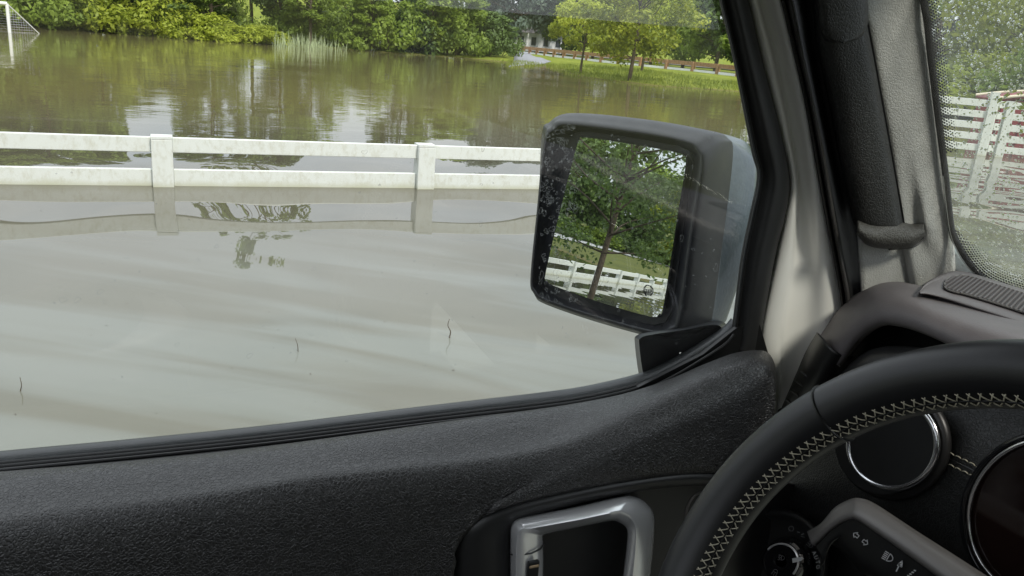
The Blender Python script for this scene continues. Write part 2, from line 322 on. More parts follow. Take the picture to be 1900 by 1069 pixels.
def tube_geo(path, rad, k=8, closed=False, ell=None):
    P = np.asarray(path, float); n = len(P); rad = np.broadcast_to(rad, (n,)); T = np.gradient(P, axis=0)
    if closed: T = np.roll(P, -1, 0)-np.roll(P, 1, 0)
    T /= np.linalg.norm(T, axis=1)[:, None]+1e-12
    ref = np.array([0, 0, 1.]) if abs(T[0, 2]) < .9 else np.array([1., 0, 0]); V = []; u = np.cross(T[0], ref); u /= np.linalg.norm(u)
    for i in range(n):
        u = u-T[i]*np.dot(u, T[i]); u /= np.linalg.norm(u); w_ = np.cross(T[i], u)
        for j in range(k):
            a = 2*math.pi*j/k; V.append(P[i]+rad[i]*(math.cos(a)*u+math.sin(a)*w_))
    F = []
    for i in range(n if closed else n-1):
        i2 = (i+1) % n
        for j in range(k): F.append((i*k+j, i*k+(j+1) % k, i2*k+(j+1) % k, i2*k+j))
    if not closed: F += [tuple(range(k))[::-1], tuple(range((n-1)*k, n*k))]
    return V, F
def tube(name, path, rad, m, parent=None, k=8, closed=False, **p):
    V, F = tube_geo(path, rad, k, closed); return mesh_obj(name, V, F, m, parent, auto=50, **p)
class Geo:
    def __init__(s): s.V = []; s.F = []
    def add(s, VF):
        b = len(s.V); s.V += [tuple(v) for v in VF[0]]; s.F += [tuple(i+b for i in f) for f in VF[1]]; return s
    def build(s, name, m, parent=None, **p): return mesh_obj(name, s.V, s.F, m, parent, **p)
def np_mesh(name, V, quads, m):
    me = bpy.data.meshes.new(name); nq = len(quads); me.vertices.add(len(V)); me.vertices.foreach_set('co', V.astype(np.float32).ravel())
    me.loops.add(nq*4); me.loops.foreach_set('vertex_index', quads.astype(np.int32).ravel()); me.polygons.add(nq)
    me.polygons.foreach_set('loop_start', np.arange(0, nq*4, 4, dtype=np.int32)); me.polygons.foreach_set('loop_total', np.full(nq, 4, np.int32))
    me.materials.append(M[m]); me.update(calc_edges=True); return me

# ================================================================== THE SETTING
def seg_d(px, py, a, b):
    ax, ay = a; bx, by = b; dx, dy = bx-ax, by-ay; t = np.clip(((px-ax)*dx+(py-ay)*dy)/(dx*dx+dy*dy), 0, 1)
    return np.hypot(px-ax-t*dx, py-ay-t*dy)
sh = [PZ(u, v)[:2] for u, v in [(-120, 40), (60, 52), (200, 62), (300, 68), (430, 78), (520, 84), (650, 92), (760, 101), (850, 107), (945, 116), (952, 126), (1010, 120), (1074, 143), (1161, 153), (1219, 160), (1364, 170)]]
lake = [(-75, 62), (-40, 66)]+[tuple(q) for q in sh]+[(33, 30), (31, 21), (36, 14), (60, 2), (58, -4.5), (-60, -4.5), (-62, -4), (-36, 6), (-35, 12), (-50, 24), (-70, 40)]  # shore right of the car pulled in so the glass mirrors darker ground
def lake_d(px, py):
    d = np.full(px.shape, 1e9); ins = np.zeros(px.shape, bool); n = len(lake)
    for i in range(n):
        a, b = lake[i], lake[(i+1) % n]; d = np.minimum(d, seg_d(px, py, a, b))
        c = ((a[1] > py) != (b[1] > py)); xx = (b[0]-a[0])*(py-a[1])/((b[1]-a[1]) if b[1] != a[1] else 1e-9)+a[0]; ins ^= c & (px < xx)
    return np.where(ins, -d, d)
def height(px, py):
    px = np.asarray(px, float); py = np.asarray(py, float); d = lake_d(px, py)
    z = np.where(d < 0, np.maximum(-.85, d*.13), .30*(1-np.exp(-np.maximum(d, 0)/4.0)))
    hill = np.clip((np.hypot(px, py)-170)/500, 0, 1)
    return z+.04*np.sin(px*.6)*np.cos(py*.5)*np.clip(d/6, 0, 1)+hill*hill*25
def H0(x, y): return float(height(np.array([x]), np.array([y]))[0])
s1 = np.linspace(-1, 1, 331); ax_ = 70*s1+830*s1**5+0*s1
gx, gy = np.meshgrid(ax_+5, ax_+25, indexing='ij'); gz = height(gx, gy)
V = np.stack([gx, gy, gz], -1).reshape(-1, 3); n = len(s1); ii, jj = np.meshgrid(np.arange(n-1), np.arange(n-1), indexing='ij')
q = np.stack([ii*n+jj, (ii+1)*n+jj, (ii+1)*n+jj+1, ii*n+jj+1], -1).reshape(-1, 4)
gme = np_mesh('ground', V, q, 'ground'); gme.shade_smooth(); link(bpy.data.objects.new('ground', gme), None, kind='structure')
wv = [(-95, -60, 0), (75, -60, 0), (75, 85, 0), (-95, 85, 0)]
mesh_obj('flood_water', wv, [(0, 1, 2, 3)], 'water', kind='structure', smooth=False)
# grey concrete path running down into the water, and pale road behind the timber rail
def strip(name, L, R, m, lift=.04):
    n = 30; L = lin(L, n); R = lin(R, n); V = []
    for a, b in zip(L, R):
        for t in np.linspace(0, 1, 5):
            x, y = a[:2]+(b[:2]-a[:2])*t; V.append((x, y, H0(x, y)+lift))
    F = [(i*5+j, i*5+j+1, i*5+j+6, i*5+j+5) for i in range(n-1) for j in range(4)]
    return solid(mesh_obj(name, V, F, m, kind='structure'), .06, -1)
strip('path', [PZ(944, 124, .0), PZ(953, 112, .22), PZ(956, 96, .3)], [PZ(1022, 119, .0), PZ(992, 107, .22), PZ(974, 96, .3)], 'concrete', .05)
strip('road', [(52, 150), (64, 128), (75, 108), (78, 75), (75, 40)], [(62, 155), (76, 131), (86, 110), (90, 75), (86, 38)], 'concrete', .12)
def vaz(az, d): return (1.45+d*math.cos(math.radians(az)), .55+d*math.sin(math.radians(az)))
strip('road', [vaz(150, 56), vaz(155, 60), vaz(159.6, 70), vaz(163.5, 86), vaz(168, 112), vaz(171, 150)], [vaz(150, 78), vaz(155, 86), vaz(159.6, 100), vaz(163.5, 125), vaz(168, 150), vaz(171, 200)], 'asphalt', .12)

# ================================================================== VEGETATION
def leaves(name, clumps, per, size, spread, m, flat=.6):
    """leaf-sized quads scattered in clumps; clumps = [(x,y,z,r)]"""
    C = np.array(clumps); k = len(C)*per; idx = np.repeat(np.arange(len(C)), per)
    d = rng.normal(size=(k, 3)); d /= np.linalg.norm(d, axis=1)[:, None]; rr = C[idx, 3]*(rng.random(k)**.45)*spread
    P = C[idx, :3]+d*rr[:, None]*np.array([1, 1, flat])
    nrm = d*.8+rng.normal(size=(k, 3))*.55+np.array([0, 0, .5]); nrm /= np.linalg.norm(nrm, axis=1)[:, None]
    t = np.cross(nrm, rng.normal(size=(k, 3))); t /= np.linalg.norm(t, axis=1)[:, None]; b = np.cross(nrm, t)
    s = size*(.55+.9*rng.random(k)); a = t*s[:, None]; c = b*(s*.55)[:, None]
    V = np.stack([P-a, P-c*1.0+a*.1+nrm*(s*.12)[:, None], P+a, P+c+a*.1+nrm*(s*.12)[:, None]], 1).reshape(-1, 3)
    return np_mesh(name, V, np.arange(k*4).reshape(-1, 4), m)
def limb_geo(g, p0, p1, r0, r1, k=6, bend=.08):
    p0 = np.array(p0, float); p1 = np.array(p1, float); L = np.linalg.norm(p1-p0); m1 = (p0+p1)/2+rng.normal(size=3)*L*bend
    pts = crom([p0, m1, p1], 6); g.add(tube_geo(pts, np.linspace(r0, r1, 6), k))
def make_tree_mesh(kind, h, r, base, m, nclump, per, leaf, trunk_r, sparse=1., top_taper=.5, clump=.24):
    """returns (trunk mesh, crown mesh), unit base at origin"""
    g = Geo(); top = np.array([rng.normal()*.15, rng.normal()*.15, h*.9]); limb_geo(g, (0, 0, -.9), top*np.array([1, 1, .55]), trunk_r, trunk_r*.6, 8, .01)
    limb_geo(g, top*np.array([1, 1, .55]), top, trunk_r*.6, trunk_r*.15, 6, .03); cl = []
    for i in range(nclump):
        f = rng.random()**.8; z = base+(h-base)*f; rad = r*(math.sin(min(1, (f+.15)/(1.15))*math.pi*.5*1.6)**.7 if f < .6 else (1-((f-.6)/.4)**2*(1-top_taper*.3))**.5)
        a = rng.random()*2*math.pi; q = (.25+.75*rng.random()**.5)*max(rad, .15)*(.8+.4*rng.random())
        cl.append((q*math.cos(a), q*math.sin(a), z, r*clump*(.6+.8*rng.random())))
    for c in cl[:22]:
        st = max(base*.95, c[2]*.72); limb_geo(g, (top[0]*st/h, top[1]*st/h, min(st, c[2])), c[:3], trunk_r*.32, trunk_r*.06, 5, .06)
    tm = bpy.data.meshes.new(kind+'_trunk'); tm.from_pydata(g.V, [], g.F); tm.materials.append(M['bark']); tm.shade_smooth()
    return tm, leaves(kind+'_crown', cl, per, leaf, sparse, m, .75)
def place(meshes, name, cat, x, y, s, rz, label, group, sz=None, part=('trunk', 'crown'), sink=0., m=None):
    e = empty(name, (x, y, H0(x, y)-sink), label, cat, group); e.rotation_euler = (0, 0, rz); e.scale = (s, s, sz or s)
    for me, pn in zip(meshes, part):
        if me is None: continue
        o = bpy.data.objects.new(pn, me); link(o, e)
        if m and pn in ('crown', 'foliage'): o.material_slots[0].link = 'OBJECT'; o.material_slots[0].material = M[m]
    return e
T_tall = [make_tree_mesh('tall', 14, 3.6, 3.0, 'leaf_mid', 70, 120, .24, .22, 1.05) for _ in range(3)]
T_round = [make_tree_mesh('round', 9, 4.0, 1.2, 'leaf_mid', 60, 120, .22, .2, 1.1, 1.) for _ in range(2)]
T_open = make_tree_mesh('open', 15, 4.2, 6.5, 'leaf_mid', 85, 48, .17, .15, .9, .8, .15)
def bush_mesh(m, r, h, ncl, per, leaf):
    g = Geo(); cl = []
    for i in range(ncl):
        a = rng.random()*2*math.pi; q = r*rng.random()**.55; z = h*(.08+.85*rng.random()*(1-(q/r)**2*.6)); cl.append((q*math.cos(a), q*math.sin(a), z, h*.19*(.6+.8*rng.random())))
    for c in cl[:8]: limb_geo(g, (c[0]*.15, c[1]*.15, -.6), c[:3], .05, .02, 5)
    tm = bpy.data.meshes.new('stems'); tm.from_pydata(g.V, [], g.F); tm.materials.append(M['bark'])
    return tm, leaves('foliage', cl, per, leaf, 1.15, m, .8)
B_ = [bush_mesh('leaf_mid', 2.4, 3.0, 55, 95, .13) for _ in range(3)]
def at_shore(u, v, back):
    p = PZ(u, v); d = p[:2]/np.linalg.norm(p[:2]); return p[:2]+d*back
BP = ('stems', 'foliage')
bushes = [  # u, v of the foot, metres back from the water, scale, height scale, leaf, words
    (-40, 46, 3, 1.3, 1.3, 'leaf_mid', 'mid green bush behind the net of the soccer goal'),
    (45, 52, 2.2, 1.15, 1.25, 'leaf_mid', 'mid green bush just right of the soccer goal at the waterline'),
    (110, 56, 2, 1.0, .8, 'leaf_mid', 'low green bush between the goal and the first lime bushes'),
    (165, 60, 1.8, 1.0, .9, 'leaf_lime', 'yellow-green bush third from the soccer goal along the far bank'),
    (225, 64, 1.8, 1.15, 1.2, 'leaf_lime', 'tall lime green bush where the bank hedge first stands high'),
    (285, 68, 1.8, 1.1, 1.15, 'leaf_lime', 'bushy lime shrub right of the tallest lime bush'),
    (340, 73, 1.6, .9, .75, 'leaf_lime', 'low spreading lime bush sloping down to the water'),
    (392, 77, 1.5, .8, .62, 'leaf_lime', 'low lime bush in front of the dark trees'),
    (440, 80, 1.4, .75, .5, 'leaf_lime', 'lowest yellow bush left of the reeds'),
    (490, 83, 1.4, .7, .42, 'leaf_lime', 'yellow weeds bush touching the reeds'),
    (420, 78, 6, .9, 1.2, 'leaf_mid', 'green bush with a yellow top behind the low yellow bushes'),
    (545, 86, 5, 1.0, 1.1, 'leaf_mid', 'green bush behind the left end of the reeds'),
    (600, 89, 5, 1.0, 1.15, 'leaf_mid', 'green bush behind the right end of the reeds'),
    (668, 94, 2.4, 1.05, 1.3, 'leaf_mid', 'rounded green bush just right of the reeds'),
    (720, 98, 2.6, 1.2, 1.5, 'leaf_mid', 'big green willow bush right of the reeds with pale tips'),
    (780, 102, 2.6, 1.2, 1.45, 'leaf_dark', 'big dark green bush overhanging the water mid bank'),
    (835, 106, 2.4, 1.15, 1.4, 'leaf_mid', 'full green bush second from the path end'),
    (890, 109, 2.4, 1.1, 1.35, 'leaf_dark', 'dark green bush at the end of the bank beside the path'),
    (922, 110, 5, .95, 1.1, 'leaf_dark', 'dark bush tucked against the concrete path')]
for i, (u, v, bk, s, sz, m, lab) in enumerate(bushes):
    x, y = at_shore(u, v, bk); place(B_[i % 3], 'bush', 'bush', x, y, s, i*1.7, lab, 'bushes along the far bank', sz, BP, 0, m)
back = [  # trees behind the bushes: u, back, scale, height, mesh, leaf
    (-60, 12, .9, .75, 0, 'leaf_mid'), (10, 16, .8, .8, 1, 'leaf_dark'), (70, 10, .85, .75, 2, 'leaf_mid'), (130, 18, .8, .8, 0, 'leaf_dark'), (185, 11, .8, .68, 1, 'leaf_mid'), (240, 15, .8, .75, 2, 'leaf_dark'),
    (262, 20, .9, .7, 2, 'leaf_dark'), (300, 10, .72, .62, 0, 'leaf_dark'), (345, 15, .75, .68, 1, 'leaf_dark'), (395, 11, .85, .85, 2, 'leaf_mid'), (520, 13, .75, .78, 1, 'leaf_dark'), (575, 10, .7, .60, 2, 'leaf_mid'), (640, 16, .7, .55, 0, 'leaf_dark'),
    (690, 10, .7, .68, 1, 'leaf_mid'), (745, 14, .8, .85, 2, 'leaf_dark'), (800, 9, .75, .75, 0, 'leaf_mid'), (850, 11, .75, .70, 1, 'leaf_mid'), (900, 12, .7, .6, 2, 'leaf_dark')]
words = ['tall tree behind the soccer goal', 'dark tree left of the first gap in the far tree line', 'green tree above the low bushes by the goal', 'dark tree behind the yellow-green bushes', 'mid green tree over the tall lime bush', 'dark tree closing the gap right of the tall lime bush', 'dark tree behind the bushy lime shrub', 'small dark tree above the sloping lime bushes', 'dark tree filling in behind the low lime bushes', 'tall tree rising above the lowest yellow bushes', 'dark tree behind the left half of the reeds', 'shorter green tree behind the reeds', 'short dark tree right of the reeds', 'tree behind the rounded bush by the reeds', 'tall dark tree behind the willow bush', 'tree above the dark overhanging bush', 'green tree behind the second bush from the path', 'last dark tree of the row before the path']
tips = [270, 262, 250, 262, 200, 165, 145, 148, 152, 245, 250, 225, 160, 185, 250, 240, 225, 175]
thin = {4: .8, 5: .75, 6: .7, 7: .8, 8: .8, 12: .8, 13: .8}
for i, ((u, bk, s, sz, k, m), lab) in enumerate(zip(back, words)):
    x, y = at_shore(u, 50+u*.063+8, bk); hz = np.hypot(x, y)*(tips[i]-(-2.5+.087*u))/FPX-H; place(T_tall[k], 'broadleaf_tree', 'tree', x, y, s*.9*thin.get(i, 1), i*2.1, lab, 'trees behind the far bank', hz/13.2, m=m)
x, y = at_shore(470, 80, 5); place(T_open, 'broadleaf_tree', 'tree', x, y, 1.0, .4, 'tallest slender tree of the far bank with thin open crown', 'trees behind the far bank', 1.13, m='leaf_mid')
far = [(960, 130, 1.5, 'leaf_blue', 'blue-green distant tree behind the white house'), (1000, 150, 1.6, 'leaf_blue', 'tall blue-green tree beyond the road behind the house'), (1045, 135, 1.4, 'leaf_dark', 'dark distant tree right of the white house'), (1100, 125, 1.4, 'leaf_dark', 'dark tree across the road behind the yellow-green tree'),
       (1150, 120, 1.3, 'leaf_mid', 'distant green tree behind the trunk of the yellow-green tree'), (1210, 115, 1.4, 'leaf_dark', 'dark tree beyond the timber rail, centre'), (1270, 105, 1.3, 'leaf_mid', 'green tree beyond the timber rail towards the window frame'), (1330, 95, 1.3, 'leaf_mid', 'tree with a pale trunk by the window frame'), (1385, 95, 1.3, 'leaf_dark', 'dark tree half hidden by the window frame'), (925, 140, 1.5, 'leaf_blue', 'hazy tree above the end of the path')]
for i, (u, d, s, m, lab) in enumerate(far):
    r = ray(u, 100); r = r[:2]/np.linalg.norm(r[:2]); place(T_round[i % 2], 'distant_tree', 'tree', r[0]*d, r[1]*d, s, i*1.3, lab, 'trees beyond the road', s*(1.0 if i not in (0, 1, 9) else 1.3), m=m)
T_lime = make_tree_mesh('limetree', 5.8, 3.1, 1.15, 'leaf_fresh', 110, 120, .10, .13, 1.0, 1., .19)
T_small = make_tree_mesh('smalltree', 4.3, 2.3, 1.45, 'leaf_lime', 70, 100, .10, .10, 1.0, 1., .19)
p = PZ(1166, 152, 0); place(T_lime, 'yellow_green_tree', 'tree', p[0], p[1], 1.0, .5, 'rounded yellow-green tree standing at the edge of the water right of the path', None, .98, m='leaf_fresh')
p = PZ(1076, 137, 0); place(T_small, 'yellow_green_tree', 'tree', p[0], p[1], 1.0, 1.5, 'smaller yellowish tree with a thin trunk on the bank beside the path', None, m='leaf_lime')
p = PZ(1235, 150, 0); place(T_small, 'yellow_green_tree', 'tree', p[0]+3, p[1]+8, 1.2, 2.5, 'pale yellowish tree overlapping the right side of the rounded tree', None, 1.25, m='leaf_lime')
# trees seen through the windscreen
def azpt(az, d): return d*math.cos(math.radians(az)), d*math.sin(math.radians(az))
T_young = make_tree_mesh('young', 6.6, 2.9, 1.95, 'leaf_mid', 120, 190, .045, .085, 1.0, 1.)
for i, (az, d, mesh, s, sz, m, lab) in enumerate([(40.5, 62, T_round[0], 1.1, 1.1, 'leaf_lime', 'yellow-green tree at the dotted edge of the windscreen'), (36.6, 75, T_round[1], 1.2, 1.4, 'leaf_fresh', 'green distant tree in the middle of the windscreen view'), (34, 58, T_round[0], 1.0, 1.1, 'leaf_fresh', 'green tree behind the white gate posts'),
        (27.2, 13.5, T_young, 1.1, 1.0, 'leaf_fresh', 'bright green tree close by at the outer side of the windscreen view'), (44, 55, T_round[1], .9, .9, 'leaf_dark', 'dark tree hidden partly by the windscreen pillar'), (38.4, 88, T_round[0], 1.5, 1.5, 'leaf_blue', 'tall grey-green tree far behind the gate'), (29, 40, T_round[0], 1.1, 1.1, 'leaf_mid', 'green tree ahead of the car beyond the near one')]):
    x, y = azpt(az, d); place(mesh, 'roadside_tree', 'tree', x, y, s, i*1.1, lab, 'trees ahead of the car', sz, m=m)
for i, (az, d, s, sz, m, lab) in enumerate([(41.5, 42, 1.3, .8, 'leaf_lime', 'low green bush beside the pillar behind the ranch fence'), (38.6, 41, 1.2, .7, 'leaf_lime', 'yellow-green bush behind the ranch fence left of the gate'), (36, 45, 1.3, 1.1, 'leaf_fresh', 'green bush directly behind the white gate posts'), (33.5, 40, 1.2, 1.1, 'leaf_mid', 'green bush behind the red shed')]):
    x, y = azpt(az, d); place(B_[i % 3], 'bush', 'bush', x, y, s, i*1.3, lab, 'bushes ahead of the car', sz, BP, 0, m)
# trees that the side mirror shows, behind the car
x, y = vaz(163.0, 16.5); place(T_young, 'young_tree', 'tree', x, y, 1.0, .3, 'young shade tree standing in the flood before the fence, shown in the side mirror', None, 1.0, m='leaf_dark')
for i, (az, d, k, s, sz, m, lab) in enumerate([(157, 75, 0, 1.1, 1.1, 'leaf_mid', 'green tree at the inner edge of the mirror image'), (160.5, 68, 1, .95, 1.0, 'leaf_dark', 'dark tree left of the young tree in the mirror'), (163.5, 82, 0, 1.0, .9, 'leaf_mid', 'tree directly behind the young tree in the mirror'), (166, 78, 1, .85, .75, 'leaf_dark', 'dark tree right of the young tree in the mirror'),
        (169, 70, 0, .8, .72, 'leaf_fresh', 'bright green tree at the right of the mirror image'), (172, 74, 1, .8, .75, 'leaf_mid', 'last green tree towards the mirror\'s outer edge'), (153, 70, 1, 1.1, 1.1, 'leaf_dark', 'dark tree beyond the mirror\'s left margin')]):
    x, y = vaz(az, d*1.55); place(T_round[k], 'mirrored_tree', 'tree', x, y, s*1.75, i, lab, 'trees behind the car', sz*1.8, m=m)
for i in range(7):
    az = 156+i*2.6; x, y = vaz(az, 92+6*i); place(B_[i % 3], 'bush', 'bush', x, y, 2.0, i, ['dark bush at the far left of the mirror by the road', 'dark roadside bush second from the left in the mirror', 'roadside bush seen left of the mirrored trunk', 'roadside bush seen right of the mirrored trunk', 'low shaded bush under the bright mirrored tree', 'dark bush beneath the right mirrored trees', 'bush at the mirror\'s right edge by the road'][i], 'bushes behind the car', .9, BP, 0, 'leaf_dark' if i % 2 else 'leaf_mid')
for i, (x, y, s, m, lab) in enumerate([(-9, -17, 1.0, 'leaf_mid', 'added green tree off the road level with the car boot'), (-1, -15, .9, 'leaf_dark', 'added dark tree off the passenger side of the car'), (-18, -19, 1.1, 'leaf_mid', 'added green tree right of the road behind')]):
    place(T_round[i % 2], 'added_verge_tree', 'tree', x, y, s, i*1.9, lab, 'added trees right of the road', s*1.05, m=m)  # unseen trees added to block the sky mirrored in the door glass
# reeds standing in the water
g = Geo()
for i in range(300):
    u = 505+150*(rng.random()*.5+.5*round(rng.random()*6)/6); x, y = at_shore(u, 50+u*.063+ (2+rng.random()*6), -1.0+rng.random()*2.5); h = .25+rng.random()**2*.95; a = rng.random()*6.28; wd = .018; tx, ty = rng.normal()*.12, rng.normal()*.12
    dx, dy = wd*math.cos(a), wd*math.sin(a); g.add(([(x-dx, y-dy, -.3), (x+dx, y+dy, -.3), (x+dx+tx*.5, y+dy+ty*.5, h*.6), (x-dx+tx*.5, y-dy+ty*.5, h*.6), (x+tx, y+ty, h)], [(0, 1, 2, 3), (3, 2, 4)]))
g.build('reeds', 'reed', kind='stuff', label='pale reeds standing in the shallow water of the far bank', category='reeds')
# grass fringe on the banks right of the path and behind
g = Geo(); cnt = 0
for k in range(60000):
    if cnt > 9000: break
    x = 16+rng.random()*30; y = 18+rng.random()*45; 
    if k % 500 == 0: pass
    cnt += 1; g.V += [(x, y, 0)]
P = np.array(g.V); d = lake_d(P[:, 0], P[:, 1]); sel = P[(d > -.25) & (d < 9)]; zz = height(sel[:, 0], sel[:, 1]); g = Geo()
for (x, y, _), z in zip(sel, zz):
    for r in range(3):
        a = rng.random()*6.28; wd = .03; h = .10+rng.random()*.18; dx, dy = wd*math.cos(a), wd*math.sin(a); ox, oy = rng.normal(size=2)*.12
        g.add(([(x+ox-dx, y+oy-dy, z-.02), (x+ox+dx, y+oy+dy, z-.02), (x+ox+rng.normal()*.06, y+oy+rng.normal()*.06, z+h)], [(0, 1, 2)]))
g.build('grass', 'grass_blade', kind='stuff', label='grass blades on the bank right of the path', category='grass')

# ================================================================== FENCES
def plank(name, a, b, z0, z1, th, m, parent, base):
    """board from a to b (xy), local to base"""
    a = np.array(a, float); b = np.array(b, float); d = (b-a)/np.linalg.norm(b-a); nrm = np.array([-d[1], d[0]])
    c = (a+b)/2-np.array(base[:2]); ax = [np.array([d[0], d[1], 0]), np.array([nrm[0], nrm[1], 0]), np.array([0, 0, 1.])]
    return box(name, (c[0], c[1], (z0+z1)/2), (np.linalg.norm(b-a), th, z1-z0), m, parent, ax, bev=.006)
def fence(label, a, b, n, rails, post_w, post_top, foot, group, mk='fence'):
    a = np.array(a, float); b = np.array(b, float); e = empty('ranch_fence', (a[0], a[1], 0), label, 'fence', group); P = [a+(b-a)*i/n for i in range(n+1)]
    d = (b-a)/np.linalg.norm(b-a); ax = [np.array([d[0], d[1], 0]), np.array([-d[1], d[0], 0]), np.array([0, 0, 1.])]
    for p in P:
        c = p-a; o = box('post', (c[0], c[1], (post_top-.02+foot)/2), (post_w, post_w, post_top-.02-foot), mk, e, ax, bev=.006)
        V, F = box_geo((c[0], c[1], post_top-.006), (post_w+.001, post_w+.001, .022), ax); mesh_obj('post_cap', V, F, mk, o, smooth=False)
    for i in range(n):
        for z0, z1 in rails: plank('rail', P[i]+d*post_w*.5, P[i+1]-d*post_w*.5, z0, z1, .05, mk, e, a)
fence('white vinyl rail fence with two rails above the flood beside the car', (-.09-2.43*14, 7.7), (-.09+2.43*3, 7.7), 17, [(.300, .434), (-.01, .15)], .175, .440, -.9, None)
fw0, fw1 = PZ(1700, 281)[:2], PZ(2050, 319)[:2]; dfw = (fw1-fw0)/np.linalg.norm(fw1-fw0)
R5 = [(1.17-.235*k-.145, 1.17-.235*k) for k in range(5)]
pA, pB = PZ(1818, 288)[:2], PZ(1851, 291)[:2]
gp0 = pA-dfw*np.dot(pA-fw0, dfw)*0; 
fence('white five rail fence left of the gate posts, seen through the wet windscreen', pA-dfw*2.3, pA, 1, R5, .16, 1.34, -.5, None)
fence('white five rail fence right of the gate posts, seen through the wet windscreen', pB, pB+dfw*2.4*3, 3, R5, .16, 1.18, -.5, None)
fence('short white five rail gate between the two gate posts', pA+dfw*.10, pB-dfw*.10, 1, R5, .03, 1.17, -.4, None)
# low timber guard rail along the road
ga, gb = np.array([44., 112.]), np.array([61., 70.]); gpts = crom([PZ(948, 96, .3)[:2]*1.0, PZ(1015, 104, .3)[:2], PZ(1130, 117, .3)[:2], PZ(1360, 141, .3)[:2], PZ(1480, 160, .3)[:2]], 22)
ge = empty('timber_guard_rail', (gpts[0][0], gpts[0][1], .3), 'long low brown timber guard rail along the road beyond the bank', 'guard rail')
for i, p in enumerate(gpts):
    c = p-gpts[0]; box('post', (c[0], c[1], .35), (.35, .35, 1.2), 'wood', ge, bev=.03)
    if i+1 < len(gpts):
        q = gpts[i+1]; plank('rail', p, q, .55, .95, .16, 'wood', ge, gpts[0])
        plank('rail', p, q, -.02, .22, .10, 'house_white', ge, gpts[0])  # white board added in place of the pale road showing under the rail
# ------------------------------------------------------------------ soccer goal
gt = PZ(18, 60.5); goal = empty('soccer_goal', tuple(gt), 'white soccer goal with hanging net standing half under water by the far bank', 'goal')
gh = PZ(12, 9, 0); topz = 1.30; ux = np.array([-.93, -.37, 0]); ux /= np.linalg.norm(ux); bk = np.array([.40, .92, 0]); bk /= np.linalg.norm(bk)
tube('post', [(0, 0, -1), (0, 0, topz)], .075, 'metal_white', goal); tube('post', [tuple(ux*7.3+np.array([0, 0, -1])), tuple(ux*7.3+np.array([0, 0, topz]))], .06, 'metal_white', goal)
tube('crossbar', [(0, 0, topz), tuple(ux*7.3+np.array([0, 0, topz]))], .075, 'metal_white', goal)
bt = bk*1.9+np.array([.15, 0, -1.0]); tube('back_stay', [(0, 0, topz), tuple(bk*1.9+np.array([0.25, -.1, .0])), tuple(bt)], .025, 'metal_white', goal)
g = Geo(); A0 = np.array([0, 0, topz]); A1 = bk*1.9+np.array([.25, -.1, -.1]); A2 = np.array([0, 0, -.1])
for k in range(1, 12):
    t = k/12; g.add(tube_geo([A0+(A2-A0)*t, A0+(A1-A0)*t], .0032, 4)); g.add(tube_geo([A2+(A1-A2)*t, A0+(A1-A0)*t], .0032, 4))
    q0 = A0+(A1-A0)*t; g.add(tube_geo([q0, q0+ux*7.3], .0032, 4)); q = ux*7.3*t; g.add(tube_geo([A0+q, A1+q], .0032, 4))
g.build('net', 'metal_white', goal, kind='stuff')
# ------------------------------------------------------------------ house beyond the path
hc = ray(990, 80)[:2]; hc = hc/np.linalg.norm(hc)*150; r1 = np.array([-hc[1], hc[0]])/150*-1; d1 = hc/150
house = empty('white_house', (hc[0], hc[1], H0(*hc)), 'white house with grey roof and porch beyond the path', 'house')
AX = [np.array([r1[0], r1[1], 0]), np.array([d1[0], d1[1], 0]), np.array([0, 0, 1.])]
def hb(name, x, y, z, sx, sy, sz, m, par=house):
    return box(name, tuple(AX[0]*x+AX[1]*y+AX[2]*z), (sx, sy, sz), m, par, AX)
hb('wall', 0, 3, 1.7, 11, 7, 3.6, 'house_white')
rv = [AX[0]*sx*6+AX[1]*sy+AX[2]*sz for sx in (-1, 1) for sy, sz in ((-1.4, 3.3), (3, 6.0), (7.4, 3.3))]
mesh_obj('roof', rv, [(0, 3, 4, 1), (1, 4, 5, 2), (0, 1, 2), (3, 5, 4), (0, 2, 5, 3)], 'roof', house, smooth=False)
for k in range(5):
    x = -4.4+2.2*k; fr = hb('window', x, -.54, 1.9, 1.1, .08, 1.7, 'house_white'); hb('pane', x, -.60, 1.9, .85, .04, 1.45, 'pane', fr)
for k in range(6): hb('porch_column', -5.2+2.08*k, -1.2, 1.7, .22, .22, 3.3, 'house_white')
hb('porch_floor', 0, -1, .05, 11, 1.1, .25, 'concrete')
# ------------------------------------------------------------------ small red shed
rc = ray(1828, 172)[:2]; rc = rc/np.linalg.norm(rc)*22; ra = np.array([dfw[0], dfw[1], 0]); rb = np.array([-dfw[1], dfw[0], 0]); shed = empty('red_shed', (rc[0], rc[1], 0), 'small dark red shed with curved cream edged roof behind the white fence', 'shed')
def sb(name, x, y, z, sx, sy, sz, m, par=shed): return box(name, tuple(ra*x+rb*y+np.array([0, 0, z])), (sx, sy, sz), m, par, [ra, rb, np.array([0, 0, 1.])])
sb('wall', 1.6, 0, .45, 3.0, 1.8, 1.5, 'red')
prof = [(-1.55+3.1*t, 1.20+.22*math.sin(math.pi*t)) for t in np.linspace(0, 1, 12)]
g = Geo(); Vr = [ra*(1.6+x)+rb*s+np.array([0, 0, z]) for s in (-1, 1) for x, z in prof]; g.add((Vr, [(i, i+1, i+13, i+12) for i in range(11)]))
solid(g.build('roof', 'red', shed), .05); tube('roof_trim', [ra*(1.6+x)+rb*(-1.0*np.sign(1)) + np.array([0, 0, z+.02]) for x, z in prof], .035, 'cream', shed)
tube('roof_trim', [ra*(1.6+x)+rb+np.array([0, 0, z+.02]) for x, z in prof], .035, 'cream', shed)
for k in range(7): sb('batten', +.2+.45*k, -.92 if rb[1] > 0 else .92, .45, .05, .03, 1.5, 'red')
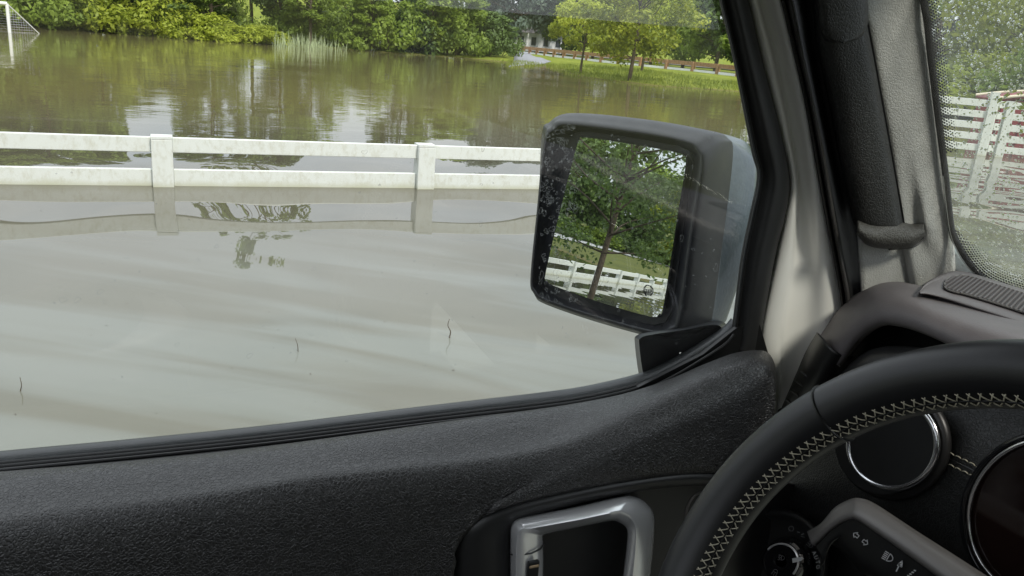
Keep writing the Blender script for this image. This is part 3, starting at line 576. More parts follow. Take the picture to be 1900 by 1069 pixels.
# ------------------------------------------------------------------ twigs and drifting bits in the near water
def twig(pts, r, label):
    P0 = PZ(*pts[0]); e = [PY(u, v, P0[1]) for u, v in pts]; V, F = tube_geo(crom([P0-np.array([0, 0, .05])]+[np.array(q) for q in e[0:]], 12), np.linspace(r, r*.35, 12), 6); base = np.array(P0)
    ob = mesh_obj('twig', np.array(V)-base, F, 'bark', auto=60, label=label, category='twig', group='twigs poking out of the flood'); ob.location = tuple(base)
twig([(834, 627), (836, 615), (831, 604), (834, 592)], .0045, 'curved dark twig poking out of the near water below the mirror')
twig([(38, 726), (40, 715), (37, 700)], .003, 'small twig in the near water at the far left')
twig([(553, 652), (552, 640), (548, 628)], .003, 'short bent twig in the near water at lower centre')
g = Geo()
for i in range(34):
    u, v = 20+rng.random()*1150, 450+rng.random()*330; c_ = PZ(u, v, .002); a_ = rng.random()*6.28; l_ = .0025+.006*rng.random()**2; d_ = np.array([math.cos(a_), math.sin(a_), 0])*l_; n_ = np.array([-d_[1], d_[0], 0])*.35
    g.add(([c_-d_, c_+n_+[0, 0, .001], c_+d_, c_-n_], [(0, 1, 2, 3)]))
g.build('floating_debris', 'bark', kind='stuff', label='specks of leaf litter drifting on the near water', category='debris')
# ================================================================== THE CAR
def ringloft(name, rings, m, parent, nu=96, nv=None, cap=False, **p):
    R = [crom(r, nu, True) for r in rings]; nv = nv or (len(R)-1)*3+1
    G = np.stack([crom([r[i] for r in R], nv) for i in range(nu)], 0); a, b = G.shape[:2]
    F = [(i*b+j, i*b+j+1, ((i+1) % a)*b+j+1, ((i+1) % a)*b+j) for i in range(a) for j in range(b-1)]
    V = list(G.reshape(-1, 3))
    if cap: F += [tuple(i*b+b-1 for i in range(a))]
    return mesh_obj(name, V, F, m, parent, **p)
def disk_ring(name, cx, cy, r0, r1, P, m, parent, tube_r=None, n=64, k=8, **p):
    pts = [P(cx+(r0+r1)/2*math.cos(t), cy+(r0+r1)/2*math.sin(t)) for t in np.linspace(0, 2*math.pi, n, endpoint=False)]
    return tube(name, pts, tube_r, m, parent, k, True, **p)
M['trim_mid'] = simple('trim_mid', (.055, .053, .048), .5, bump=.0004, bscale=330, kind='grain')
M['cover_pale'] = simple('cover_pale', (.45, .52, .55), .4)
car = empty('car', (0, 0, 0), 'car interior at the driver\'s seat with black leather door, steering wheel and side mirror', 'car')
E2 = lambda v: np.array(v, float)
# ---------------- door: leather upper panel
cA = [(-420, 935), (-60, 888), (250, 862), (500, 835), (750, 800), (900, 778), (1002, 765), (1128, 745), (1225, 719), (1296, 689), (1355, 664), (1402, 658), (1424, 664), (1431, 690)]
cC = [(-420, 990), (-60, 952), (200, 925), (420, 897), (600, 870), (760, 852), (900, 836), (1020, 815), (1130, 776), (1215, 742), (1290, 708), (1350, 684), (1398, 668), (1421, 672), (1431, 700)]
cD = [(-420, 1040), (-60, 1010), (180, 990), (380, 962), (540, 935), (700, 905), (860, 880), (1000, 850), (1130, 812), (1220, 782), (1300, 748), (1365, 722), (1408, 706), (1424, 712), (1431, 735)]
cE = [(-420, 1300), (-60, 1300), (300, 1300), (600, 1300), (780, 1300), (828, 1180), (836, 1060), (842, 1010), (862, 972), (940, 935), (1080, 902), (1200, 882), (1315, 872), (1385, 884), (1428, 900)]
cA = [tuple(p) for p in lin([(*p, 0) for p in cA], 15)[:, :2]]
lines = [[PY(u, v+14, .600)-E2((0, 0, .03)) for u, v in cA], LY(cA, .5800), LY(cC, .536), LY(cD, .516), LY([(a[0]*.5+b[0]*.5, a[1]*.5+b[1]*.5) for a, b in zip(cD, cE)], .508), LY(cE, .505), [PY(u, v, .505)+E2((0, .022, 0)) for u, v in cE]]
for L in lines: L.append(L[-1]+E2((.012, .045, -.002)))
door = loft('door_panel', lines, 'leather', car, nu=170, thick=.003, off=-1)
# ---------------- recess for the handle
gO = cE[5:]; gO = [(u-1, v) for u, v in gO]
gI = [(944, 1180), (943, 1080), (943, 1030), (944, 992), (958, 966), (1010, 947), (1100, 924), (1200, 905), (1315, 897), (1375, 908)]
lip = [(a[0]*.62+b[0]*.38, a[1]*.62+b[1]*.38) for a, b in zip(gO, gI)]; lip2 = [(a[0]*.2+b[0]*.8, a[1]*.2+b[1]*.8) for a, b in zip(gO, gI)]
loft('handle_bezel', [LY(gO, .522), LY([(a[0]*.9+b[0]*.1, a[1]*.9+b[1]*.1) for a, b in zip(gO, gI)], .510), LY(lip, .503), LY(lip2, .504), LY(gI, .512), LY(gI, .535)], 'plastic', door, nu=90, thick=.002, off=-1)
fill_poly('recess_plate', LY([(930, 1250), (925, 950), (1100, 900), (1390, 880), (1480, 900), (1480, 1250)], .533), 'plastic', door, .003, -1)
loft('recess_line', [LY([(1058, 1069), (1110, 1052), (1165, 1028)], .5315), LY([(1058, 1072), (1110, 1055), (1165, 1031)], .5315)], 'lever', door, nu=20, thick=.0006)
# lock bezel right of the handle
lk = [(1272, 985), (1274, 945), (1288, 920), (1306, 914), (1340, 914), (1345, 985)]
tube('lock_bezel', LY(crom([(*p, 0) for p in lk], 24)[:, :2], .530), .0014, 'lever', door, 8)
fill_poly('lock_plate', LY([(1276, 983), (1278, 947), (1291, 924), (1307, 918), (1340, 918), (1342, 985)], .531), 'black', door, .001, -1)
loft('lock_button', [LY([(1290, 978), (1292, 948), (1302, 930), (1318, 926)], .527), LY([(1316, 978), (1316, 950), (1322, 938), (1330, 930)], .529)], 'plastic', door, nu=16, thick=.002)
# ---------------- silver pull handle (closed section swept round the bend)
ho = [(946, 1200), (946, 1110), (946, 1050), (946, 1005), (947, 978), (956, 962), (985, 955), (1070, 938), (1150, 920), (1178, 921), (1200, 934), (1213, 958), (1212, 1010), (1207, 1060), (1200, 1120), (1195, 1200)]
hi = [(1008, 1200), (1008, 1110), (1008, 1050), (1008, 1018), (1007, 1000), (1009, 993), (1026, 988), (1075, 978), (1132, 967), (1148, 970), (1160, 978), (1164, 990), (1162, 1020), (1157, 1060), (1150, 1120), (1145, 1200)]
hr = [(958, 1200), (958, 1110), (958, 1050), (959, 1010), (962, 992), (970, 983), (992, 977), (1070, 963), (1138, 949), (1156, 950), (1172, 960), (1182, 978), (1182, 1015), (1178, 1060), (1172, 1120), (1168, 1200)]
def mixp(a, b, t): return [(p[0]*(1-t)+q[0]*t, p[1]*(1-t)+q[1]*t) for p, q in zip(a, b)]
sec = [LY(ho, .519), LY(mixp(ho, hr, .12), .503), LY(mixp(ho, hr, .35), .497), LY(mixp(ho, hr, .92), .4885), LY(mixp(hr, hi, .14), .4875), LY(mixp(hr, hi, .72), .4925), LY(mixp(hr, hi, .95), .498), LY(hi, .510), LY(hi, .519)]
R = [crom(s, 150) for s in sec]; G = np.stack(R, 1); a, b = G.shape[:2]
hd = mesh_obj('door_handle', G.reshape(-1, 3), [(i*b+j, i*b+(j+1) % b, (i+1)*b+(j+1) % b, (i+1)*b+j) for i in range(a-1) for j in range(b)], 'satin', door, auto=60)
# split line, lower housing with slot and key
tube('split_line', [p-E2((0, .0006, 0)) for p in (PY(945, 1028, .500), PY(962, 1029, .4905), PY(985, 1026, .4895), PY(1002, 1018, .493), PY(1009, 1008, .499))], .0008, 'black', door, 6)
box('latch_slot', PY(988, 1062, .4885), (.010, .004, .022), 'black', door, bev=.001)
box('latch_pin', PY(991, 1051, .4865), (.0085, .002, .0025), 'brass', door, bev=.0008)
# ---------------- belt line: glass runs and sill strips
bl = [(-420, 905), (-60, 862), (250, 832), (500, 806), (750, 775), (900, 757), (1002, 745), (1090, 732), (1190, 708), (1245, 684), (1300, 652), (1345, 622), (1362, 604)]
def off(pts, dv): return [(u, v+dv) for u, v in pts]
loft('belt_moulding', [LY(off(bl, -9), .628), LY(off(bl, -8), .618), LY(off(bl, -1), .612), LY(off(bl, 3), .612)], 'seal_blue', car, nu=120, thick=.004, off=-1)
for k, (dv, y, r_, m_) in enumerate([(5, .606, .0022, 'rubber'), (11, .598, .0020, 'rubber'), (17, .590, .0016, 'black')]):
    tube('window_seal', crom(LY(off(bl, dv), y), 90), r_, m_, car, 8)
seal = loft('sill_channel', [LY(off(bl, 2), .618), LY(off(bl, 9), .612), LY([(u, v-2) for u, v in lin([(*p, 0) for p in cA], 13)[:, :2]], .602), LY([(u, v+4) for u, v in lin([(*p, 0) for p in cA], 13)[:, :2]], .585)], 'black', car, nu=100, thick=.003, off=-1, smooth_across=False)
fill_poly('sill_corner', LY([(1180, 716), (1300, 655), (1362, 606), (1405, 600), (1425, 668), (1340, 690), (1240, 728)], .597), 'black', car, .004, -1)
# ---------------- door glass
gl = [(-520, -260), (1270, -260), (1338, 0), (1396, 277), (1407, 327), (1392, 400), (1376, 480), (1362, 604), (1345, 640), (1190, 745), (-520, 960)]
fill_poly('door_window', LY(gl, .607), 'glass', car, .004, -1)
# ---------------- black window frame of the door
f1 = [(1272, -260), (1334, 0), (1360, 112), (1393, 277), (1404, 327), (1390, 400), (1374, 480), (1358, 604), (1350, 640)]
f2 = [(1325, -260), (1388, 0), (1412, 105), (1450, 254), (1464, 337), (1456, 400), (1436, 480), (1408, 640), (1404, 668)]
fr = loft('window_frame', [LY(f1, .612), LY(mixp(f1, f2, .02), .603), LY(mixp(f1, f2, .16), .597), LY(mixp(f1, f2, .22), .599), LY(mixp(f1, f2, .55), .589), LY(mixp(f1, f2, .85), .591), LY(f2, .600), LY(mixp(f1, f2, 1.03), .612)], 'rubber', car, nu=110, thick=.003, off=-1)
tube('frame_edge', crom(LY(mixp(f1, f2, .10), .5975), 80), .0010, 'seal_blue', car, 6)
# ---------------- white painted body pillar
p1 = [(1318, -260), (1381, 0), (1405, 105), (1443, 254), (1460, 337), (1450, 400), (1432, 480), (1402, 640), (1424, 720), (1422, 850)]
pm = [(1350, -260), (1412, 0), (1440, 105), (1470, 254), (1482, 337), (1482, 400), (1476, 500), (1462, 600), (1455, 700), (1440, 850)]
p2 = [(1388, -260), (1450, 0), (1472, 90), (1494, 187), (1514, 300), (1532, 400), (1550, 490), (1562, 570), (1560, 660), (1540, 850)]
loft('body_pillar', [LY(p1, .618), LY(mixp(p1, pm, .25), .606), LY(mixp(p1, pm, .72), .601), LY(pm, .608), LY(mixp(pm, p2, .35), .603), LY(mixp(pm, p2, .7), .590), LY(p2, .588), LY(mixp(pm, p2, 1.08), .600)], 'paint_white', car, nu=110, thick=.003, off=-1)
# thin pressed crease
# ---------------- weatherstrip
w1 = [(u-2, v) for u, v in p2]; w2 = [(1412, -260), (1471, 0), (1488, 86), (1510, 187), (1533, 299), (1550, 400), (1566, 490), (1578, 560), (1585, 660), (1580, 850)]
loft('weatherstrip', [LY(w1, .592), LY(mixp(w1, w2, .15), .580), LY(mixp(w1, w2, .45), .586), LY(mixp(w1, w2, .55), .578), LY(mixp(w1, w2, .92), .576), LY(w2, .590)], 'vinyl', car, nu=90, thick=.002, off=-1)
g1 = [(u-3, v) for u, v in w2]; g2 = [(1470, -260), (1520, 0), (1533, 90), (1550, 190), (1572, 300), (1600, 400), (1625, 470), (1650, 560), (1660, 660), (1660, 850)]
loft('pillar_gap', [LY(g1, .590), LY(mixp(g1, g2, .5), .600), LY(g2, .592)], 'black', car, nu=40, thick=.002, off=-1)
# ---------------- inner pillar trim, grey
t1 = [(1560, -260), (1600, 0), (1616, 60), (1640, 190), (1660, 300), (1674, 400), (1678, 425), (1690, 480), (1705, 560)]
t2 = [(1648, -260), (1711, 0), (1725, 105), (1740, 225), (1753, 325), (1763, 415), (1768, 450), (1771, 490), (1772, 560)]
tm_ = mixp(t1, t2, .5)
bul = [.566, .566, .565, .564, .563, .560, .562, .567, .567]
trim = loft('pillar_trim', [LY([(u-14, v) for u, v in t1], .580), LY(t1, .570), [PY(u, v, y) for (u, v), y in zip(mixp(t1, t2, .28), [.568, .568, .567, .566, .566, .569, .568, .568, .568])], [PY(u, v, y) for (u, v), y in zip(tm_, bul)], LY(mixp(t1, t2, .8), .5625), LY(t2, .560), LY([(u+2, v) for u, v in t2], .57)], 'trim_grey', car, nu=90, thick=.002, off=-1)
# dark long grab-rail pad in front of it
d1 = [(1462, -260), (1507, 0), (1516, 80), (1540, 190), (1558, 290), (1576, 370), (1584, 410), (1592, 420)]
d2 = [(1560, -260), (1598, 0), (1612, 60), (1636, 190), (1656, 300), (1668, 370), (1674, 405), (1676, 420)]
loft('pillar_pad', [LY([(u-1, v) for u, v in d1], .585), LY(mixp(d1, d2, .05), .568), LY(mixp(d1, d2, .35), .5575), LY(mixp(d1, d2, .78), .5535), LY(mixp(d1, d2, .93), .5565), LY(d2, .566), LY([(u+1, v) for u, v in d2], .575)], 'trim_dark', car, nu=90, thick=.002, off=-1)
tube('pad_edge', crom(LY([(u+2, v) for u, v in d2], .5665), 70), .0009, 'black', car, 6)
# cap closing the pad at its foot
k1 = [(1590, 418), (1620, 424), (1660, 420), (1690, 426), (1714, 422)]; k2 = [(1592, 432), (1612, 452), (1650, 459), (1690, 456), (1712, 436)]
cp = loft('handle_cap', [LY([(u, v-7) for u, v in k1], .568), LY(k1, .556), LY(mixp(k1, k2, .5), .551), LY(mixp(k1, k2, .88), .556), LY(k2, .570)], 'trim_grey', car, nu=50, thick=.002, off=-1)
cp.data.materials[0] = M['trim_mid']
tube('cap_seam', crom(LY([(1714, 421), (1716, 436), (1706, 450), (1690, 458), (1650, 462)], .566), 40), .0014, 'black', car, 6)
# grab handle end at the top
h1 = [(1490, -200), (1505, -60), (1514, 10), (1519, 50), (1530, 74), (1548, 79)]; h2 = [(1570, -200), (1600, -60), (1611, 10), (1609, 50), (1597, 70), (1575, 77)]
loft('grab_handle', [LY(h1, .572), LY(mixp(h1, h2, .06), .553), LY(mixp(h1, h2, .4), .546), LY(mixp(h1, h2, .8), .544), LY(mixp(h1, h2, .96), .549), LY(h2, .564)], 'trim_dark', car, nu=60, thick=.003, off=-1)
# lower trim
l1 = [(1588, 412), (1594, 470), (1600, 560), (1600, 640)]; l2 = [(1640, 460), (1645, 490), (1650, 540), (1652, 620)]; l3 = [(1700, 462), (1712, 480), (1712, 520), (1706, 600)]; l4 = [(1738, 416), (1744, 430), (1745, 500), (1742, 580)]
loft('lower_trim', [LY([(1592, 405), (1594, 470), (1600, 560), (1600, 640)], .585), LY([(1640, 405), (1645, 480), (1650, 540), (1652, 620)], .580), LY([(1700, 405), (1704, 470), (1704, 520), (1704, 600)], .577), LY([(1738, 405), (1744, 440), (1745, 500), (1742, 580)], .5725), LY([(1768, 415), (1771, 450), (1771, 500), (1770, 580)], .5725)], 'trim_grey', car, nu=50, thick=.002, off=-1)
tube('lower_trim_seam', crom(LY([(1712, 420), (1728, 415), (1738, 417), (1744, 430), (1746, 470), (1745, 520)], .5675), 40), .0007, 'black', car, 6)
# ---------------- windscreen: edge, glass, dots, drops
e1 = [(1648, -260), (1711, 0), (1725, 105), (1740, 225), (1753, 325), (1764, 424), (1776, 455), (1795, 487), (1825, 518), (1870, 540), (1960, 566), (2100, 600)]
def wsX(v): return .742-.112*(424-v)/424. if v < 424 else .742
def PW(u, v, dx=0.):       # point on the raked windscreen plane
    return onplane(u, v, WN, WP+E2((dx, 0, 0)))
_a, _b = PY(1711, 0, .56), PY(1764, 424, .56); _r = (_b-_a)/np.linalg.norm(_b-_a); WN = np.cross(_r, E2((-.10, 1, 0))); WN /= np.linalg.norm(WN); WN = WN if WN[0] < 0 else -WN; WP = _b
ws = car
fill_poly('windscreen', [PW(*p) for p in [(1640, -300), (1766, 440), (1785, 600), (3300, 950), (3300, -900)]], 'glass_wet', car, .005, 1)
loft('windscreen_border', [[PW(u-3, v+2, -.003) for u, v in e1], [PW(u, v, -.004) for u, v in e1], [PW(u+5, v-1, -.003) for u, v in e1], [PW(u+6, v-1, -.0015) for u, v in e1]], 'gloss_black', car, nu=90, thick=.001)
tube('windscreen_bead', crom([PW(u-2, v+1, -.004) for u, v in [(1753, 325), (1759, 380), (1766, 428), (1776, 458), (1795, 490), (1822, 517)]], 50), .0011, 'satin', car, 6)
# body-coloured sliver below the corner
loft('cowl_corner', [[PW(u, v, .004) for u, v in [(1764, 440), (1768, 480), (1772, 530)]], [PW(u, v, .010) for u, v in [(1774, 458), (1796, 492), (1830, 525)]]], 'cover_pale', car, nu=20, thick=.002, off=-1)
g = Geo()
def dot(u, v, r):
    c = PW(u, v, -.0012); a1 = np.cross(WN, [0, 0, 1]); a1 /= np.linalg.norm(a1); a2 = np.cross(WN, a1)
    g.add(([c+r*(math.cos(t)*a1+math.sin(t)*a2) for t in [i*math.pi/3 for i in range(6)]], [(0, 1, 2, 3, 4, 5)]))
ec = crom([(*p, 0) for p in e1], 400)[:, :2]; acc = 0; row = 0
cum = np.r_[0, np.cumsum(np.hypot(*np.diff(ec, axis=0).T))]
sp = 4.6; s_ = 0
while s_ < cum[-1]:
    u = np.interp(s_, cum, ec[:, 0]); v = np.interp(s_, cum, ec[:, 1]); u2 = np.interp(s_+1, cum, ec[:, 0]); v2 = np.interp(s_+1, cum, ec[:, 1])
    nx, ny = (v2-v), -(u2-u); q = math.hypot(nx, ny); nx /= q; ny /= q
    if nx < 0 and ny > 0: nx, ny = -nx, -ny
    full = 6 if (v < 285) else (0 if v < 425 else min(8, int((v-425)/8)+1))
    for k in range(full):
        dd = 8+k*4.2; r_ = .00155*(1-k/ (full+2.5)); sh_ = (row % 2)*0
        uu, vv = u+nx*dd, v+ny*dd
        if (row+k) % 2 == 0: dot(uu, vv, r_)
    s_ += sp*.62; row += 1
g.build('dot_pattern', 'gloss_black', car, kind='stuff', smooth=False)
# rain drops on the outside of the glass
dv, df = [], []
bm_v = []; 
for la in range(3):
    for lo in range(8): bm_v.append((math.cos(lo*math.pi/4)*math.cos(la*math.pi/6), math.sin(lo*math.pi/4)*math.cos(la*math.pi/6), math.sin(la*math.pi/6)))
bm_v.append((0, 0, 1)); bm_f = [(a*8+b, a*8+(b+1) % 8, (a+1)*8+(b+1) % 8, (a+1)*8+b) for a in range(2) for b in range(8)]+[(16+b, 16+(b+1) % 8, 24) for b in range(8)]
a1 = np.cross(WN, [0, 0, 1]); a1 /= np.linalg.norm(a1); a2 = np.cross(WN, a1); g = Geo()
pr = np.random.default_rng(9)
for i in range(4200):
    u = 1712+pr.random()*290; v = -60+pr.random()*660
    c = PW(u, v, .0052); r_ = (.00035+.0011*pr.random()**3)*(1.25 if v > 300 else 1); el = .8+.9*pr.random()
    g.add(([c+r_*(x*a1+y*a2*el)-WN*r_*.55*z for x, y, z in bm_v], bm_f))
g.build('raindrops', 'drop', car, kind='stuff')
# dried water spots on the side glass
g = Geo()
for i in range(420):
    if i < 230: u, v = 1000+pr.random()*70, 235+pr.random()**1.3*330
    elif i < 330: u, v = 1000+pr.random()*330, 240+pr.random()*400
    else: u, v = 60+pr.random()*1250, 60+pr.random()*640
    c = PY(u, v, .6095); r_ = (.0007+.0022*pr.random()**2.2)*(.8 if i > 330 else 1); ph = pr.random(3)*6.28; el = .6+pr.random()*.8; n_ = 10; V_ = []
    for k in range(n_):
        t = k*2*math.pi/n_; rr = r_*(1+.28*math.sin(2*t+ph[0])+.18*math.sin(3*t+ph[1])); dr = E2((math.cos(t), 0, math.sin(t)*el)); V_ += [c+dr*rr, c+dr*(rr-.00045)]
    if r_ < .0011: g.add((V_[::2], [tuple(range(n_))]))
    else: g.add((V_, [(2*k, 2*((k+1) % n_), 2*((k+1) % n_)+1, 2*k+1) for k in range(n_)]))
g.build('water_spots', 'spot', car, kind='stuff', smooth=False)
# ---------------- exterior mirror
_i = ray(1145, 453); _az = math.radians(163.7); _rr = E2((math.cos(_az), math.sin(_az), 0)); MN = _rr-_i; MN /= np.linalg.norm(MN); MC = CAMC+ray(1150, 425)*.98
def PM(u, v, d=0.): return onplane(u, v, MN, MC-MN*d)       # d: metres behind the mirror face
gm = [(1074, 268), (1084, 257), (1100, 257), (1180, 269), (1255, 283), (1270, 289), (1275, 304), (1260, 400), (1234, 565), (1226, 582), (1208, 587), (1120, 562), (1035, 532), (1018, 522), (1015, 508), (1040, 400)]
S0 = [(1060, 262), (1072, 247), (1095, 245), (1180, 257), (1262, 272), (1280, 281), (1287, 303), (1272, 405), (1248, 572), (1236, 597), (1210, 602), (1115, 576), (1025, 546), (1004, 532), (1000, 508), (1026, 390)]
S0b = [(1016, 270), (1034, 244), (1060, 236), (1180, 250), (1268, 266), (1290, 280), (1297, 306), (1281, 410), (1256, 578), (1242, 605), (1212, 611), (1108, 584), (1016, 553), (996, 538), (991, 512), (1003, 390)]
S1 = [(1009, 262), (1024, 236), (1050, 225), (1180, 240), (1274, 258), (1300, 274), (1308, 306), (1292, 415), (1268, 585), (1248, 618), (1214, 622), (1104, 592), (1010, 560), (990, 544), (984, 515), (996, 390)]
S2 = [(1008, 250), (1022, 226), (1060, 210), (1190, 221), (1300, 241), (1330, 256), (1336, 292), (1318, 430), (1297, 590), (1278, 620), (1238, 630), (1115, 600), (1016, 565), (998, 548), (992, 515), (1004, 390)]
S3 = [(1050, 254), (1064, 234), (1095, 214), (1220, 227), (1320, 243), (1350, 256), (1360, 288), (1342, 440), (1323, 580), (1314, 604), (1280, 616), (1150, 600), (1060, 560), (1045, 540), (1040, 505), (1050, 390)]
S4 = [(1110, 262), (1125, 245), (1160, 232), (1270, 238), (1368, 256), (1395, 280), (1404, 322), (1393, 440), (1352, 580), (1340, 600), (1310, 610), (1200, 590), (1120, 550), (1105, 530), (1100, 500), (1108, 390)]
S5 = [(1180, 300), (1190, 285), (1220, 270), (1290, 262), (1368, 268), (1396, 290), (1406, 330), (1394, 440), (1355, 570), (1342, 590), (1320, 598), (1250, 570), (1190, 530), (1180, 510), (1175, 490), (1178, 390)]
dm = [(S0, .020), (S0b, .004), (mixp(S0b, S1, .4), -.001), (S1, .002), (mixp(S1, S2, .35), .012), (S2, .035), (S3, .075)]
mir = ringloft('side_mirror', [[PM(u, v, d) for u, v in S] for S, d in dm], 'housing', car, nu=128)
ringloft('mirror_cover', [[PM(u, v, d) for u, v in S] for S, d in [(mixp(S2, S3, .97), .076), (mixp(S3, S4, .04), .079), (mixp(S3, S4, .5), .098), (S4, .125), (mixp(S4, S5, .6), .145), (S5, .152)]], 'cover', mir, nu=128, cap=True)
fill_poly('backing', [PM(u, v, .0205) for u, v in mixp(S0, S0b, .1)], 'housing', mir, .002, -1)
gmr = crom([PM(u, v, .012) for u, v in gm], 80, True)
mg = fill_poly('mirror_glass', list(gmr), 'mirror', mir, .003, -1); 
tube('glass_rim', crom([PM(u, v, .0125) for u, v in gm], 100, True), .0012, 'black', mir, 6, True)
def strokes(name, lines, wpx, P, m, parent, **p):
    g = Geo()
    for L in lines:
        L = [E2(q) for q in L]
        for a, b in zip(L[:-1], L[1:]):
            d = b-a; n_ = np.array([-d[1], d[0]])/max(np.hypot(*d), 1e-6)*wpx/2; e = d/max(np.hypot(*d), 1e-6)*wpx*.3
            g.add(([P(*(a+n_-e)), P(*(b+n_+e)), P(*(b-n_+e)), P(*(a-n_-e))], [(0, 1, 2, 3)]))
    return g.build(name, m, parent, smooth=False, **p)
PMs = lambda u, v: PM(u, v, .0080)
hs = [[(1195, 533), (1194, 541), (1198, 549)], [(1195, 533), (1199, 529), (1206, 531), (1210, 536), (1210, 543), (1206, 549)]]
for k in range(3): hs.append([(1198+4*k, 548), (1197+4*k, 544), (1199+4*k, 541), (1198+4*k, 537)])
strokes('heater_symbol', hs, 1.3, PMs, 'ink', mir)
strokes('etched_mark', [[(1104, 548), (1108, 550), (1111, 549), (1115, 552)]], 1.6, PMs, 'ink', mir)
# arm between the mirror and the door
armA = [(1178, 640), (1182, 622), (1215, 614), (1270, 606), (1322, 596), (1346, 600), (1350, 625), (1330, 660), (1290, 690), (1240, 708), (1205, 722), (1188, 705)]
armB = [(u+4, v+3) for u, v in armA]
ringloft('mirror_arm', [LY(mixp(armA, [(1262, 655)]*12, .98), .802), LY(mixp(armA, [(1262, 655)]*12, .6), .80), LY(mixp(armA, [(1262, 655)]*12, .22), .79), LY(mixp(armA, [(1262, 655)]*12, .04), .765), LY(armA, .74), LY(mixp(armA, [(1262, 668)]*12, .05), .69), LY(mixp(armA, [(1262, 668)]*12, .10), .622)], 'housing', mir, nu=80)
# ---------------- dashboard
A0 = [(1440, 860), (1462, 760), (1502, 680), (1520, 630), (1560, 573), (1614, 541), (1655, 532), (1700, 538), (1770, 560), (1850, 583), (1960, 615), (2200, 690), (3000, 900)]
q0 = A0[3:]; q1 = [(1519, 636), (1563, 580), (1614, 548), (1653, 541.5), (1692, 548), (1744, 566), (1838, 597), (1960, 634), (2200, 712), (3000, 930)]
q2 = [(1528, 650), (1572, 596), (1618, 566), (1656, 560), (1697, 568), (1750, 590), (1822, 616), (1960, 656), (2200, 735), (3000, 950)]
q3 = [(1548, 668), (1588, 616), (1628, 590), (1662, 590), (1705, 602), (1757, 624), (1810, 646), (1960, 690), (2200, 765), (3000, 980)]
dash = loft('dashboard', [LX([(u, v-4) for u, v in q0], .70), LX(q0, .655), LX(q1, .628), LX(q2, .600), LX(q3, .590), LX([(u+6, v+10) for u, v in q3], .600), LX([(u+12, v+8) for u, v in q3], .650)], 'dash', car, nu=140, thick=.003, off=-1)
qs = [(u, v-6) for u, v in q1]
tube('pad_seam', crom(LX([(u, v-5) for u, v in q1[1:]], .6385), 90), .0008, 'black', dash, 6)
def stitches(name, path, pitch, ln, r, m, parent, lift=0.):
    P = np.asarray(path); cum = np.r_[0, np.cumsum(np.linalg.norm(np.diff(P, axis=0), axis=1))]; g = Geo(); s = 0
    while s+ln < cum[-1]:
        pt = [np.array([np.interp(s+ln*t, cum, P[:, k]) for k in range(3)]) for t in (0, .2, .5, .8, 1)]
        for k, h in enumerate((-.0005, .0005, .0009, .0005, -.0005)): pt[k] = pt[k]+E2((-.4, -.2, .9))*(h+lift)
        g.add(tube_geo(pt, r, 5)); s += pitch
    return g.build(name, m, parent)
stitches('stitching', crom(LX([(u+1, v+1) for u, v in q1[1:]], .628), 200), .0056, .0046, .00055, 'thread_grey', dash, .0006)
stitches('stitching', crom(LX([(u+6, v-7) for u, v in q1[3:]], .648), 200), .0056, .0046, .0004, 'thread_grey', dash, .0004)
# side end of the dash with louvre slots
loft('end_panel', [LX([(1400, 900), (1440, 790), (1472, 715), (1498, 655), (1519, 618)], .60), LX([(1420, 900), (1455, 800), (1486, 728), (1508, 668), (1530, 632)], .585), LX([(1460, 920), (1480, 830), (1510, 750), (1535, 690), (1556, 655)], .585), LX([(1500, 930), (1510, 850), (1540, 770), (1560, 700), (1580, 660)], .62)], 'black', dash, nu=40, thick=.002, off=-1)
tube('end_seam', crom(LX([(1519, 620), (1534, 640), (1530, 665), (1512, 690), (1500, 740)], .583), 30), .0008, 'rubber', dash, 6)
for k in range(4): tube('louvre', LX([(1486-9*k, 690+17*k), (1500-9*k, 700+17*k), (1508-9*k, 716+17*k)], .583), .0012, 'plastic', dash, 6)
# recess behind the wheel
loft('cluster_recess', [LX([(1540, 655), (1600, 590), (1700, 585), (1820, 625), (2200, 740), (3000, 960)], .655), LX([(1530, 720), (1580, 680), (1700, 650), (1820, 680), (2200, 800), (3000, 1000)], .66), LX([(1500, 800), (1560, 760), (1700, 720), (1850, 730), (2200, 860), (3000, 1050)], .64)], 'black', dash, nu=50, thick=.002, off=-1)
loft('cluster_hood', [LX([(1545, 725), (1562, 695), (1604, 659), (1638, 647), (1680, 646), (1740, 652)], .60), LX([(1552, 735), (1572, 705), (1610, 675), (1650, 665), (1700, 668), (1750, 675)], .585), LX([(1570, 760), (1600, 730), (1640, 710), (1700, 705), (1760, 720), (1800, 740)], .585)], 'plastic', dash, nu=50, thick=.002, off=-1)
loft('lower_dash', [LX([(1380, 800), (1480, 745), (1600, 715), (1760, 705), (1900, 740), (2300, 860), (3200, 1100)], .600), LX([(1360, 900), (1480, 860), (1600, 830), (1760, 820), (1900, 850), (2300, 980), (3200, 1200)], .575), LX([(1340, 1000), (1480, 975), (1600, 950), (1760, 950), (1900, 980), (2300, 1100), (3200, 1350)], .570), LX([(1300, 1300), (1480, 1200), (1600, 1200), (1760, 1250), (1900, 1300), (2300, 1500), (3200, 1700)], .590)], 'trim_dark', dash, nu=80, thick=.002, off=-1)
# double row of stitches by the gauge
for dvv, nm in ((0, 'stitching'), (22, 'stitching')):
    stitches(nm, crom(LX([(1735, 828+dvv), (1770, 845+dvv), (1805, 862+dvv), (1825, 876+dvv)], .566), 60), .0062, .0050, .0005, 'thread', dash, .0002)
tube('gauge_seam', crom(LX([(1738, 842), (1775, 858), (1812, 876)], .5685), 20), .0007, 'black', dash, 6)
